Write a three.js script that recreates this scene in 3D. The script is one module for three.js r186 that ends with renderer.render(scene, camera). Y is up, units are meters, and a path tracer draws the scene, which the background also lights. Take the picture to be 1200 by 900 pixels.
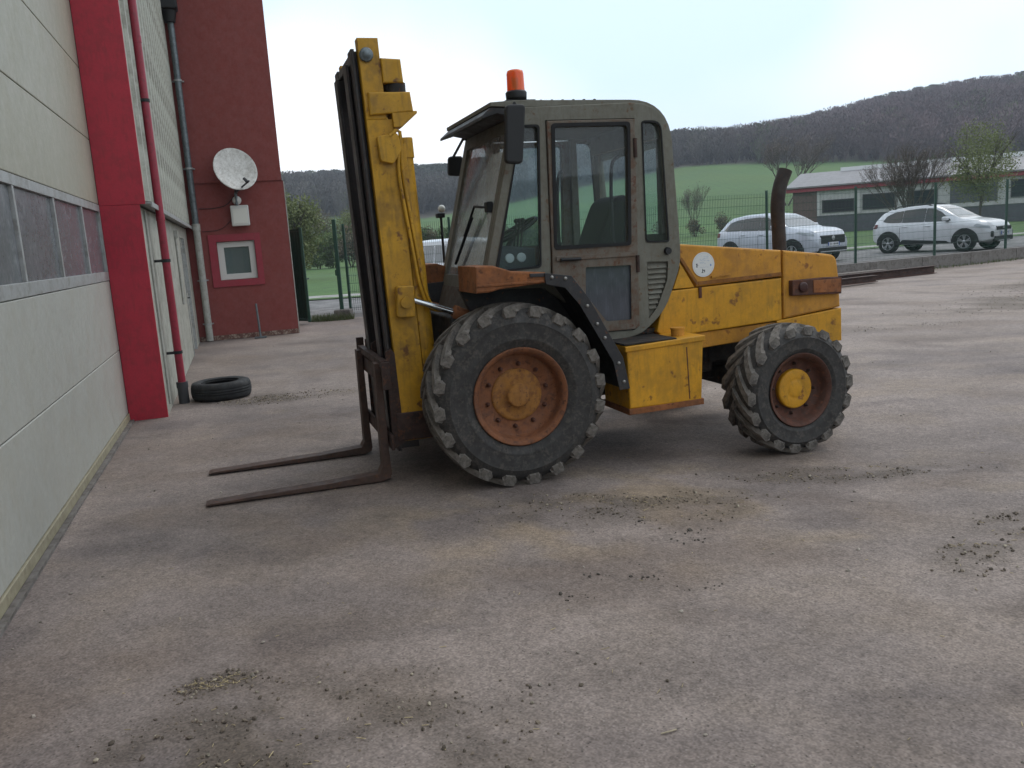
import * as THREE from 'three';
import { mergeGeometries, mergeVertices, toCreasedNormals } from 'three/addons/utils/BufferGeometryUtils.js';
import { RoundedBoxGeometry } from 'three/addons/geometries/RoundedBoxGeometry.js';

// ------------------------------------------------------------------ camera, sky, sun, exposure
const scene = new THREE.Scene();
const camera = new THREE.PerspectiveCamera(48.455, 4 / 3, 0.1, 3000);
camera.position.set(0, 1.75, 0);
camera.up.set(0.06486, 0.98343, -0.16926);
camera.lookAt(0, 1.75 - 0.16962, -0.98551);

const renderer = new THREE.WebGLRenderer({ antialias: true });
renderer.toneMapping = THREE.LinearToneMapping;
renderer.toneMappingExposure = 1.06;
renderer.shadowMap.enabled = true;

const SKYK = 1.28;
// small seeded generator and noise
function rng(seed) { let a = seed >>> 0; return () => { a = (a + 0x6D2B79F5) >>> 0; let t = a; t = Math.imul(t ^ (t >>> 15), t | 1); t ^= t + Math.imul(t ^ (t >>> 7), t | 61); return ((t ^ (t >>> 14)) >>> 0) / 4294967296; }; }
function hash(x, y, s) { let h = Math.imul(x | 0, 374761393) + Math.imul(y | 0, 668265263) + Math.imul(s | 0, 2147483647 ^ 0x5bd1e995); h = Math.imul(h ^ (h >>> 13), 1274126177); return ((h ^ (h >>> 16)) >>> 0) / 4294967296; }
const sm = (t) => t * t * (3 - 2 * t);
const clamp = (v, a = 0, b = 1) => Math.min(b, Math.max(a, v));
const sstep = (a, b, v) => sm(clamp((v - a) / (b - a)));
const mix = (a, b, t) => a + (b - a) * t;
function vnoise(x, y, s = 0, per = 0) {          // value noise, period per cells when given
  const xi = Math.floor(x), yi = Math.floor(y), fx = sm(x - xi), fy = sm(y - yi);
  const w = (v) => (per ? ((v % per) + per) % per : v);
  const a = hash(w(xi), w(yi), s), b = hash(w(xi + 1), w(yi), s), c = hash(w(xi), w(yi + 1), s), d = hash(w(xi + 1), w(yi + 1), s);
  return mix(mix(a, b, fx), mix(c, d, fx), fy);
}
function fbm(x, y, oct = 4, s = 0, per = 0) {
  let v = 0, a = 0.5, n = 0;
  for (let i = 0; i < oct; i++) { v += a * vnoise(x, y, s + i * 17, per); n += a; a *= 0.5; x *= 2; y *= 2; per *= 2; }
  return v / n;
}

// one tiling field of layered noise, worked out once and read at other scales and offsets: quick to fill textures with
const TN = 512, tileF = new Float32Array(TN * TN), tileV = new Float32Array(TN * TN);
for (let j = 0; j < TN; j++) for (let i = 0; i < TN; i++) { tileF[j * TN + i] = fbm(i / TN * 16, j / TN * 16, 5, 900, 16); tileV[j * TN + i] = hash(i, j, 77); }
function tread(A, u, v) { u -= Math.floor(u); v -= Math.floor(v); const x = u * TN, y = v * TN, i = x | 0, j = y | 0, fx = x - i, fy = y - j, i1 = (i + 1) % TN, j1 = (j + 1) % TN, a = j % TN * TN, b = j1 * TN, ii = i % TN; return (A[a + ii] * (1 - fx) + A[a + i1] * fx) * (1 - fy) + (A[b + ii] * (1 - fx) + A[b + i1] * fx) * fy; }
const qn = (u, v, kx, ky, s) => tread(tileF, u * kx + (s * 0.37) % 1, v * ky + (s * 0.61) % 1);   // cloudy, about 16 blobs per tile
const qw = (u, v, cells, s) => tread(tileV, u * cells / TN + ((s * 13) % TN) / TN, v * cells / TN + ((s * 29) % TN) / TN);   // plain grain; not tiling unless cells is a multiple of TN

const qs = (u, v, a, b, s) => 0.5 * (tread(tileF, u * a + v * b + (s * 0.37) % 1, v * a - u * b + (s * 0.61) % 1) + tread(tileF, u * (a + 1) - v * (b + 2) + (s * 0.23) % 1, v * (a + 1) + u * (b + 2) + (s * 0.47) % 1)) ;  // two turned readings, so that repeats do not line up

// overcast sky: one computed sheet of bright cloud with thinner, bluer places all round
{
  const W = 512, Hh = 256, d = new Float32Array(W * Hh * 4);
  for (let j = 0; j < Hh; j++) for (let i = 0; i < W; i++) {
    const v = (j + 0.5) / Hh, lat = (v - 0.5) * Math.PI;
    const up = Math.max(0.0, Math.sin(lat)), px = (i / W) * 14;
    const n = fbm(px + 3.1, lat * 3.2 + 5, 4, 11, 14);
    const n2 = fbm(px * 2 + 9.1, lat * 7 + 2, 4, 71, 28);
    const k = clamp((n * 0.75 + n2 * 0.25 - 0.40) * 3.0);        // 1 = thick white cloud
    let r = mix(0.64, 1.10, k), g = mix(0.80, 1.09, k), b = mix(0.94, 1.09, k);
    const low = lat < 0 ? 0.35 : 1;
    const o = (j * W + i) * 4;
    const s = SKYK * low;
    d[o] = r * s; d[o + 1] = g * s; d[o + 2] = b * s; d[o + 3] = 1;
  }
  const t = new THREE.DataTexture(d, W, Hh, THREE.RGBAFormat, THREE.FloatType);
  t.mapping = THREE.EquirectangularReflectionMapping; t.magFilter = THREE.LinearFilter; t.minFilter = THREE.LinearFilter; t.wrapS = THREE.RepeatWrapping; t.needsUpdate = true;
  scene.background = t; scene.environment = t;
}
const sun = new THREE.DirectionalLight(new THREE.Color(1, 0.96, 0.9), 0.8);
sun.position.set(40, 70, -45); sun.target.position.set(0, 0, -8);
sun.castShadow = true; sun.shadow.radius = 36; sun.shadow.mapSize.set(2048, 2048);
Object.assign(sun.shadow.camera, { left: -40, right: 40, top: 40, bottom: -40, near: 1, far: 250 });
scene.add(sun, sun.target);

// ------------------------------------------------------------------ helpers
const V3 = (x, y, z) => new THREE.Vector3(x, y, z);
const taken = {};
function numbered(name) { const n = taken[name] = (taken[name] ?? -1) + 1; return n ? `${name}_${String(n).padStart(3, '0')}` : name; }
function clean(g) {                                 // non-indexed position + normal + uv only
  g = g.index ? g.toNonIndexed() : g;
  if (!g.attributes.normal) g.computeVertexNormals();
  if (!g.attributes.uv) g.setAttribute('uv', new THREE.BufferAttribute(new Float32Array(g.attributes.position.count * 2), 2));
  for (const k of Object.keys(g.attributes)) if (!['position', 'normal', 'uv'].includes(k)) g.deleteAttribute(k);
  g.morphAttributes = {};
  return g;
}
function cubeUV(g, s = 1) {                         // uv in metres, seen along each face's main axis
  g = clean(g);
  const p = g.attributes.position, n = g.attributes.normal, uv = g.attributes.uv;
  for (let i = 0; i < p.count; i += 3) {
    const ax = Math.abs(n.getX(i) + n.getX(i + 1) + n.getX(i + 2)), ay = Math.abs(n.getY(i) + n.getY(i + 1) + n.getY(i + 2)), az = Math.abs(n.getZ(i) + n.getZ(i + 1) + n.getZ(i + 2));
    for (let k = i; k < i + 3; k++) {
      const x = p.getX(k), y = p.getY(k), z = p.getZ(k);
      if (az >= ax && az >= ay) uv.setXY(k, x * s, y * s); else if (ax >= ay) uv.setXY(k, z * s + 0.37, y * s); else uv.setXY(k, x * s, z * s + 0.61);
    }
  }
  return g;
}
let uvTurn = 0;
function join(list) { const g = list.flat(9).filter(Boolean).map(clean); return g.length === 1 ? g[0] : mergeGeometries(g); }
function obj(name, geos, material, parent = scene, uvs = 1) {
  let g = join(Array.isArray(geos) ? geos : [geos]);
  if (uvs) { g = cubeUV(g, uvs); const k = ++uvTurn, a = (k * 0.618) % 1 * 3, b = (k * 0.414) % 1 * 3, uv = g.attributes.uv; for (let i = 0; i < uv.count; i++) uv.setXY(i, uv.getX(i) + a, uv.getY(i) + b); }   // alike pieces do not show the same patch of texture
  const m = new THREE.Mesh(g, material); m.name = parent === scene ? numbered(name) : name;
  m.castShadow = m.receiveShadow = true; parent.add(m); return m;
}
function thing(name, label, category, [x, y, z] = [0, 0, 0], turn = 0, group) {
  const o = new THREE.Group(); o.name = numbered(name); scene.add(o); o.position.set(x, y, z); o.rotation.y = turn;
  o.userData = { label, category }; if (group) o.userData.group = group; return o;
}
function sub(name, parent) { const o = new THREE.Group(); o.name = name; parent.add(o); return o; }
function tag(o, label, category, group) { o.userData.label = label; o.userData.category = category; if (group) o.userData.group = group; return o; }
function structure(o) { o.userData.kind = 'structure'; return o; }
function stuff(o) { o.userData.kind = 'stuff'; return o; }
function copyOf(root, label, group) { const r = root.clone(); r.name = numbered(root.name.replace(/_\d{3}$/, '')); r.userData = { ...root.userData }; if (label) r.userData.label = label; if (group) r.userData.group = group; scene.add(r); return r; }

function box(w, h, d, x = 0, y = 0, z = 0, r = 0) { const g = r ? new RoundedBoxGeometry(w, h, d, 2, Math.min(r, w / 2.05, h / 2.05, d / 2.05)) : new THREE.BoxGeometry(w, h, d); g.translate(x, y, z); return clean(g); }
function span(x0, x1, y0, y1, z0, z1, r = 0) { return box(Math.abs(x1 - x0), Math.abs(y1 - y0), Math.abs(z1 - z0), (x0 + x1) / 2, (y0 + y1) / 2, (z0 + z1) / 2, r); }
function rod(a, b, r0, r1 = r0, n = 12) {           // cylinder from a to b
  const A = V3(...a), B = V3(...b), L = A.distanceTo(B), g = new THREE.CylinderGeometry(r1, r0, L, n);
  g.translate(0, L / 2, 0); g.applyQuaternion(new THREE.Quaternion().setFromUnitVectors(V3(0, 1, 0), B.clone().sub(A).normalize())); g.translate(A.x, A.y, A.z); return clean(g);
}
function beam(a, b, w, h, side = [0, 0, 1]) {       // box bar from a to b, w along side, h across
  const A = V3(...a), B = V3(...b), L = A.distanceTo(B), X = B.clone().sub(A).normalize(), Z = V3(...side), Y = Z.clone().cross(X).normalize(); Z.copy(X).cross(Y).normalize();
  const g = new THREE.BoxGeometry(L, h, w), m = new THREE.Matrix4().makeBasis(X, Y, Z); g.translate(L / 2, 0, 0); g.applyMatrix4(m); g.translate(A.x, A.y, A.z); return clean(g);
}
function tube(pts, r, seg = 24, n = 8, tension = 0.5) { return clean(new THREE.TubeGeometry(new THREE.CatmullRomCurve3(pts.map((p) => V3(...p)), false, 'catmullrom', tension), seg, r, n)); }
function shapeOf(pts) { const s = new THREE.Shape(); pts.forEach(([x, y], i) => (i ? s.lineTo(x, y) : s.moveTo(x, y))); s.closePath(); return s; }
function roundPoly(pts, r) {                        // round every corner of a polygon; a third entry overrides its radius
  const out = [], n = pts.length;
  for (let i = 0; i < n; i++) {
    const [x, y, rr = r] = pts[i], [ax, ay] = pts[(i + n - 1) % n], [bx, by] = pts[(i + 1) % n];
    const da = Math.hypot(ax - x, ay - y), db = Math.hypot(bx - x, by - y), k = Math.min(rr, da * 0.49, db * 0.49);
    if (k < 1e-4) { out.push([x, y]); continue; }
    const p0 = [x + (ax - x) / da * k, y + (ay - y) / da * k], p1 = [x + (bx - x) / db * k, y + (by - y) / db * k];
    for (let j = 0; j <= 5; j++) { const t = j / 5, u = 1 - t; out.push([u * u * p0[0] + 2 * u * t * x + t * t * p1[0], u * u * p0[1] + 2 * u * t * y + t * t * p1[1]]); }
  }
  return out;
}
function slab(pts, z0, z1, bevel = 0, holes = []) { // polygon in x,y made solid between z0 and z1
  const s = shapeOf(pts); for (const h of holes) s.holes.push(new THREE.Path(h.map(([x, y]) => new THREE.Vector2(x, y))));
  const b = bevel, g = new THREE.ExtrudeGeometry(s, { depth: z1 - z0 - 2 * b, bevelEnabled: b > 0, bevelThickness: b, bevelSize: b, bevelOffset: -b, bevelSegments: 2, curveSegments: 6 });
  g.translate(0, 0, z0 + b); return clean(g);
}
function sheetZ(pts, z) { const g = new THREE.ShapeGeometry(shapeOf(pts)); g.translate(0, 0, z); return clean(g); }
function lathe(prof, n = 40, axis = 'z') {          // prof: [radius, along]; turned to lie along z or stand along y
  const g = new THREE.LatheGeometry(prof.map(([r, a]) => new THREE.Vector2(r, a)), n); if (axis === 'z') g.rotateX(Math.PI / 2); if (axis === 'x') g.rotateZ(-Math.PI / 2); return clean(g);
}
function ball(r, x, y, z, n = 12) { const g = new THREE.SphereGeometry(r, n, Math.round(n * 0.7)); g.translate(x, y, z); return clean(g); }
function moved(g, x, y, z, ry = 0, rx = 0, rz = 0) { g = g.clone(); if (rz) g.rotateZ(rz); if (rx) g.rotateX(rx); if (ry) g.rotateY(ry); g.translate(x, y, z); return g; }
function flipZ(g) { g = clean(g.clone()); const p = g.attributes.position, n = g.attributes.normal, uv = g.attributes.uv; for (let i = 0; i < p.count; i++) { p.setZ(i, -p.getZ(i)); n.setZ(i, -n.getZ(i)); }
  for (let i = 0; i < p.count; i += 3) for (const [a, k] of [[p, 3], [n, 3], [uv, 2]]) for (let c = 0; c < k; c++) { const q = a.array[(i + 1) * k + c]; a.array[(i + 1) * k + c] = a.array[(i + 2) * k + c]; a.array[(i + 2) * k + c] = q; } return g; }

// ------------------------------------------------------------------ materials
function tex(size, fn, { srgb = true, rep = 1 } = {}) {
  const d = new Uint8Array(size * size * 4), c = [0, 0, 0];
  for (let j = 0; j < size; j++) for (let i = 0; i < size; i++) { fn(i / size, j / size, c); const o = (j * size + i) * 4; d[o] = clamp(c[0]) * 255; d[o + 1] = clamp(c[1]) * 255; d[o + 2] = clamp(c[2]) * 255; d[o + 3] = 255; }
  const t = new THREE.DataTexture(d, size, size, THREE.RGBAFormat); t.wrapS = t.wrapT = THREE.RepeatWrapping; t.magFilter = THREE.LinearFilter; t.minFilter = THREE.LinearMipmapLinearFilter; t.generateMipmaps = true;
  if (srgb) t.colorSpace = THREE.SRGBColorSpace; t.repeat.set(rep, rep); t.needsUpdate = true; return t;
}
const hex = (h) => [(h >> 16 & 255) / 255, (h >> 8 & 255) / 255, (h & 255) / 255];
function flat(h, rough = 0.7, extra = {}) { return new THREE.MeshStandardMaterial({ color: h, roughness: rough, ...extra }); }
const layer = (c, k, q) => { c[0] = mix(c[0], q[0], k); c[1] = mix(c[1], q[1], k); c[2] = mix(c[2], q[2], k); };
const wornGloss = tex(512, (u, v, c) => { c[0] = c[1] = c[2] = 0.8 + (qs(u, v, 1, 0, 77) - 0.5) * 0.7; }, { srgb: false, rep: 0.6 });
// weathered paint: colour wander, grime blotches, vertical runs of dirt, chips and blooms of rust
function paint(base, { seed = 1, wander = 0.10, dirt = 0x5a4a38, dirtK = 0.35, rust = 0x6b3a1e, rustK = 0.3, size = 512, rep = 0.7, rough = 0.6, runs = 0.3, bump = 0.0006, metal = 0 } = {}) {
  const B = hex(base), D = hex(dirt), Rr = hex(rust);
  const hgt = [];
  const map = tex(size, (u, v, c) => {
    const w = (qn(u, v, 1, 1, seed) - 0.5) * 2 * wander, f = (qs(u, v, 9, 5, seed + 5) - 0.5) * 0.14;
    c[0] = B[0] * (1 + w + f); c[1] = B[1] * (1 + w * 1.1 + f); c[2] = B[2] * (1 + w * 1.2 + f);
    layer(c, dirtK * clamp((qs(u, v, 1, 0, seed + 21) - 0.48) * 5), D);
    layer(c, runs * clamp((qn(u, v, 8, 1, seed + 31) - 0.56) * 6) * qn(u, v, 1, 1, seed + 3), D);
    if (rustK > 0) {
      layer(c, clamp((qs(u, v, 1, 1, seed + 41) - 0.66 + rustK * 0.12) * 10) * 0.8, Rr);
      layer(c, clamp((qw(u, v, TN, seed + 51) * qs(u, v, 1, 0, seed + 61) - 0.64 + rustK * 0.1) * 14) * 0.7, Rr);
    }
  }, { rep });
  const m = new THREE.MeshStandardMaterial({ map, roughness: Math.min(1, rough / 0.8), roughnessMap: wornGloss, metalness: metal });
  return m;
}
const M = {};
// ------------------------------------------------------------------ the lie of the land
const D2R = Math.PI / 180;
function lerpTable(t, x) { if (x <= t[0][0]) return t[0][1]; for (let i = 1; i < t.length; i++) if (x <= t[i][0]) { const k = (x - t[i - 1][0]) / (t[i][0] - t[i - 1][0]); return mix(t[i - 1][1], t[i][1], k); } return t[t.length - 1][1]; }
const RIDGE = [[-180, 0.07], [-90, 0.09], [-29.5, 0.084], [-13.9, 0.0808], [-10, 0.0805], [-5.7, 0.0839], [-3, 0.0812], [3.2, 0.0979], [6.5, 0.0975], [11.9, 0.0928], [15.1, 0.0899], [19.7, 0.1028], [24.4, 0.1176], [28, 0.1221], [31, 0.1221], [60, 0.13], [120, 0.09], [180, 0.07]];
const FIELD = [[-180, 0.03], [-29.8, 0.045], [-13.6, 0.037], [-4.9, 0.0279], [0.8, 0.0381], [4.7, 0.0488], [11.9, 0.0643], [14.5, 0.0633], [22.1, 0.0547], [31, 0.044], [180, 0.03]];
const zFence = (x) => (x > 4 ? -21.3 - 0.465 * (x - 4) : -21.3 - 0.03 * (4 - x));
const terrace = (x) => 0.34 * sstep(-2.5, 5, x);
const RF = 240, RR = 480, TREEH = 9;
function land(x, z) {
  const r = Math.hypot(x, z), az = Math.atan2(x, -z) / D2R, d = zFence(x) - z;
  let base = mix(-0.09, terrace(x) - 0.035, sstep(2.2, 6, d));
  if (r < 85) return base;
  const hF = 1.75 + RF * lerpTable(FIELD, az), hR = 1.75 + RR * lerpTable(RIDGE, az) - TREEH;
  if (r < RF) return mix(base, hF, Math.pow((r - 85) / (RF - 85), 1.25));
  if (r < RR) { const t = (r - RF) / (RR - RF); return mix(hF, hR, t * 0.6 + 0.4 * (1 - (1 - t) * (1 - t))); }
  return hR - (r - RR) * 0.12;
}
const grassTex = tex(1024, (u, v, c) => {
  const a = qs(u, v, 4, 3, 301), b = qs(u, v, 19, 11, 331), w = qn(u, v, 1, 1, 351);
  const k = 0.62 + a * 0.35 + (b - 0.5) * 0.5 + (w - 0.5) * 0.25; c[0] = k * 0.98; c[1] = k; c[2] = k * 0.92;
}, { rep: 1 / 7 });
{
  const azs = []; for (let a = -180; a < -42; a += 4.6) azs.push(a); for (let a = -42; a < 42; a += 0.5) azs.push(a); for (let a = 42; a <= 180; a += 4.6) azs.push(a); azs.push(180);
  const rs = [0.5]; for (let r = 8; r < 60; r += 1.6) rs.push(r); for (let r = 60; r < 260; r += 5) rs.push(r); for (let r = 260; r <= 520; r += 9) rs.push(r); rs.push(560, 650, 800, 1100, 1800);
  const pos = [], col = [], idx = [];
  const C1 = [0.076, 0.168, 0.036], C2 = [0.094, 0.178, 0.036], C3 = [0.085, 0.07, 0.058];
  for (const a of azs) for (const r of rs) {
    const x = Math.sin(a * D2R) * r, z = -Math.cos(a * D2R) * r; let y = land(x, z); if (r > 30) y += (fbm(x * 0.08, z * 0.08, 3, 5) - 0.5) * 0.5 * sstep(30, 90, r);
    pos.push(x, y, z);
    const tuft = clamp((fbm(x * 0.12, z * 0.12, 4, 205) - 0.4) * 4), wood = sstep(RF - 6, RF + 8, r + (fbm(x * 0.05, z * 0.05, 2, 9) - 0.5) * 26), n = 0.8 + 0.45 * fbm(x * 0.03, z * 0.03, 3, 61);
    for (let k = 0; k < 3; k++) col.push(mix(mix(C1[k], C2[k], tuft), C3[k], wood) * n);
  }
  const nr = rs.length; for (let i = 0; i + 1 < azs.length; i++) for (let j = 0; j + 1 < nr; j++) { const a = i * nr + j, b = a + nr; idx.push(a, b, a + 1, b, b + 1, a + 1); }
  const g = new THREE.BufferGeometry(); g.setAttribute('position', new THREE.Float32BufferAttribute(pos, 3)); g.setAttribute('color', new THREE.Float32BufferAttribute(col, 3));
  g.setAttribute('uv', new THREE.Float32BufferAttribute(Array.from({ length: pos.length / 3 }, (_, i) => [pos[i * 3], pos[i * 3 + 2]]).flat(), 2)); g.setIndex(idx); g.computeVertexNormals();
  const m = new THREE.Mesh(g, new THREE.MeshStandardMaterial({ vertexColors: true, map: grassTex, roughness: 0.95 })); m.name = 'terrain'; m.receiveShadow = m.castShadow = true; structure(m); scene.add(m);
}

// ------------------------------------------------------------------ the yard: worn tarmac under dust and trodden earth
const yardTex = tex(1024, (u, v, c) => {
  const g1 = vnoise(u * 512, v * 512, 401, 512), g2 = vnoise(u * 230, v * 230, 403, 230), g3 = vnoise(u * 90, v * 90, 407, 90), mid = qs(u, v, 1, 1, 421), big = qs(u, v, 1, 0, 441);
  let k = 0.87 + (g1 - 0.5) * 0.24 + (g2 - 0.5) * 0.12 + (g3 - 0.5) * 0.06 + (mid - 0.5) * 0.16 + (big - 0.5) * 0.08;
  const st = hash(u * 512 | 0, v * 512 | 0, 461); if (st > 0.992) k *= 1.3; if (st < 0.007) k *= 0.72;
  c[0] = k; c[1] = k * 0.985; c[2] = k * 0.97;
}, { rep: 1 / 3.2 });
const yardBump = tex(1024, (u, v, c) => { c[0] = c[1] = c[2] = 0.5 + (vnoise(u * 400, v * 400, 401, 400) - 0.5) * 0.6 + (vnoise(u * 150, v * 150, 405, 150) - 0.5) * 0.4 + (qs(u, v, 2, 1, 481) - 0.5) * 0.3; }, { srgb: false, rep: 1 / 3.2 });
// heaps and hollows named by where they lie: [x, z, half length, half width, turn, amount]
const DIRT = [[-0.9, -2.75, 0.75, 0.45, 0.2, 1], [-1.3, -3.3, 0.16, 0.08, 0.4, 0.9], [0.55, -5.35, 0.75, 0.28, 0.1, 0.8], [1.1, -5.2, 0.5, 0.3, 0.3, 0.6], [2.5, -4.3, 0.55, 0.16, 0.75, 1], [2.25, -5.8, 0.7, 0.2, -0.2, 0.8], [-3.0, -10.2, 0.55, 0.3, 0, 0.9], [-1.9, -10.4, 0.9, 0.35, 0, 0.5], [9.5, -15.5, 2.6, 1.0, 0.4, 0.9], [12, -18.5, 2.5, 0.8, 0.4, 0.8], [5.5, -13, 1.5, 0.3, 0.1, 0.5], [0.4, -3.2, 0.3, 0.3, 0, 0.25]];
function dirtAt(x, z) { let s = 0; for (const [cx, cz, a, b, t, k] of DIRT) { const dx = x - cx, dz = z - cz, u = (dx * Math.cos(t) - dz * Math.sin(t)) / a, v = (dx * Math.sin(t) + dz * Math.cos(t)) / b, q = u * u + v * v; if (q < 2.2) s = Math.max(s, k * (1 - sm(clamp(q / 2.2))) * clamp((fbm(x * 4.5, z * 6, 5, 91) - 0.33) * 4.5)); } return clamp(s); }
function yardH(x, z) {
  const hx = x - 1.85, hz = z + 7.4;
  return (fbm(x * 0.5, z * 0.5, 3, 15) - 0.5) * 0.03 * sstep(2.4, 5, Math.hypot(x - 1, (z + 6.6) * 1.2)) - 0.05 * (1 - sstep(0.75, 1.7, Math.hypot(hx * 0.85, hz * 0.55))) + 0.018 * dirtAt(x, z) * fbm(x * 14, z * 14, 3, 44)
    + 0.05 * sstep(-18, -24, z) * sstep(4, 10, x);
}
{
  const X0 = -15, X1 = 42, Z0 = 8, Z1 = -42, pos = [], col = [], uv = [], idx = [], xs = [], zs = [];
  const step = (v, c, near) => (Math.abs(v - c) < near ? 0.09 : 0.4);
  for (let x = X0; x < X1; x += step(x, 0.3, 4.2)) xs.push(x); xs.push(X1);
  for (let z = Z0; z > Z1; z -= step(z, -5.5, 4.8)) zs.push(z); zs.push(Z1);
  for (const x of xs) for (const z of zs) {
    pos.push(x, yardH(x, z), z); uv.push(x, z);
    const bend = x * 0.956 - z * 0.293, along = x * 0.293 + z * 0.956;                           // across and along the hall wall
    const sweep = fbm(x * 0.28 + 4, z * 1.5 + x * 0.25, 4, 133), lane = fbm(bend * 1.5 + 2, along * 0.16, 4, 143);   // wheels have drawn the dust out into streaks
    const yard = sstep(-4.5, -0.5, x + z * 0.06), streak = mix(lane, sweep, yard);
    const dustAndLight = clamp(0.30 + (fbm(x * 0.45 + 3, z * 0.45, 4, 31) - 0.5) * 1.3 + (streak - 0.5) * 1.5 + 0.5 * sstep(-6, -16, z) * sstep(-6, 3, x) + 0.3 * sstep(0.3, 3, x) * sstep(-3, -7, z));  // dust, plus painted light: paler far and to the right, darker by the hall
    const tar = clamp((fbm(x * 0.7, z * 0.45, 4, 51) - 0.47) * 3);
    const wx = x * 0.7 + fbm(x * 2, z * 2, 3, 13) * 0.8, di = dirtAt(x, z), pale = clamp((fbm(wx + 7, z * 1.3, 5, 77) - 0.52) * 5), sand = clamp((fbm(x * 2.3 + 1, z * 2.9, 5, 177) - 0.52) * 6);
    const damp = clamp((fbm(x * 1.1 + 8, z * 1.9, 5, 211) - 0.60) * 12);
    let r = mix(0.218, 0.372, dustAndLight), g = mix(0.184, 0.314, dustAndLight), b = mix(0.174, 0.288, dustAndLight);
    r = mix(r, 0.172, tar * 0.6 * (1 - dustAndLight)); g = mix(g, 0.145, tar * 0.6 * (1 - dustAndLight)); b = mix(b, 0.146, tar * 0.6 * (1 - dustAndLight));
    r = mix(r, 0.335, pale * 0.4); g = mix(g, 0.270, pale * 0.4); b = mix(b, 0.225, pale * 0.4);
    const nearWork = 0.2 + 0.6 * sstep(3.0, 0.4, Math.hypot(x - 0.8, (z + 5.3) * 1.8)); r = mix(r, 0.335, sand * nearWork); g = mix(g, 0.262, sand * nearWork); b = mix(b, 0.188, sand * nearWork);
    const earth = clamp((fbm(x * 0.9 + 21, z * 1.4, 5, 241) - 0.53) * 7) * 0.5; r = mix(r, 0.20, earth); g = mix(g, 0.152, earth); b = mix(b, 0.125, earth);
    r *= 1 - damp * 0.22; g *= 1 - damp * 0.22; b *= 1 - damp * 0.2;
    r = mix(r, 0.115, di * 0.8); g = mix(g, 0.092, di * 0.8); b = mix(b, 0.072, di * 0.8);
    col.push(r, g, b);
  }
  const nz = zs.length;
  for (let i = 0; i + 1 < xs.length; i++) for (let j = 0; j + 1 < nz; j++) {
    const cx = (xs[i] + xs[i + 1]) / 2, cz = (zs[j] + zs[j + 1]) / 2; if (cz < zFence(cx) - 0.35) continue;
    const a = i * nz + j, b = a + nz; idx.push(a, b, a + 1, b, b + 1, a + 1);
  }
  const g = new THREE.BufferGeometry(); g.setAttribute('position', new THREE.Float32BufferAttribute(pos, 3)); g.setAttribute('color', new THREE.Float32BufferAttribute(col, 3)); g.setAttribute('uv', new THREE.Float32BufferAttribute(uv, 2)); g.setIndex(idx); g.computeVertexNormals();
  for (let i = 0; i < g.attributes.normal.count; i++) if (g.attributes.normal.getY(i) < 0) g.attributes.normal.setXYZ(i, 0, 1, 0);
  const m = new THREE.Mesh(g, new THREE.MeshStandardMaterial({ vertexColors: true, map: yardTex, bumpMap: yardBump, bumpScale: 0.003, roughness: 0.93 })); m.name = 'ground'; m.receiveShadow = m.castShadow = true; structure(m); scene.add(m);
}
// bands that follow the fence outside the yard
function band(name, d0, d1, lift, material, x0 = -60, x1 = 80) {
  const pos = [], uv = [], idx = []; let k = 0;
  for (let x = x0; x <= x1; x += 0.8, k++) for (const d of [d0, d1]) { const z = zFence(x) - d; pos.push(x, terrace(x) + lift, z); uv.push(x, z); }
  for (let i = 0; i + 1 < k; i++) { const a = i * 2; idx.push(a, a + 2, a + 1, a + 1, a + 2, a + 3); }
  const g = new THREE.BufferGeometry(); g.setAttribute('position', new THREE.Float32BufferAttribute(pos, 3)); g.setAttribute('uv', new THREE.Float32BufferAttribute(uv, 2)); g.setIndex(idx); g.computeVertexNormals();
  const m = new THREE.Mesh(g, material); m.name = name; m.receiveShadow = m.castShadow = true; scene.add(m); return structure(m);
}
const roadTex = tex(512, (u, v, c) => { const k = 0.78 + (qs(u, v, 17, 11, 501) - 0.5) * 0.55 + (qn(u, v, 1, 1, 511) - 0.5) * 0.4; c[0] = k; c[1] = k * 0.99; c[2] = k * 0.985; }, { rep: 1 / 6 });
const mRoad = new THREE.MeshStandardMaterial({ map: roadTex, color: new THREE.Color(0.27, 0.265, 0.265), roughness: 0.9 });
const mPave = new THREE.MeshStandardMaterial({ map: roadTex, color: new THREE.Color(0.5, 0.49, 0.47), roughness: 0.9 });
const mVerge = new THREE.MeshStandardMaterial({ map: roadTex, color: new THREE.Color(0.2, 0.185, 0.175), roughness: 0.95 });
band('verge', 0.1, 1.4, 0.0, mVerge); band('road', 1.4, 8.2, 0.006, mRoad); band('pavement', 8.2, 9.6, 0.09, mPave);
{ // kerb under the fence, in lengths
  const conc = paint(0x6f6a66, { seed: 7, dirt: 0x3f3833, rustK: 0, dirtK: 0.5, rep: 0.8, rough: 0.9 }); M.concrete = conc;
  const k = sub('kerb', scene); structure(k);
  for (let x = 2.6; x < 40; x += 1.9) { const a = [x, 0.2, zFence(x)], b = [x + 1.88, 0.2, zFence(x + 1.88)]; obj('kerb_stone', beam(a, b, 0.26, 0.42), conc, k); }
  for (let x = -3.4; x < 2.6; x += 2) { const a = [x, 0.05, zFence(x)], b = [x + 1.98, 0.05, zFence(x + 1.98)]; obj('kerb_stone', beam(a, b, 0.2, 0.22), conc, k); }
}

scene.fog = new THREE.FogExp2(new THREE.Color(0.80, 0.88, 1.0), 0.00055);
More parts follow.
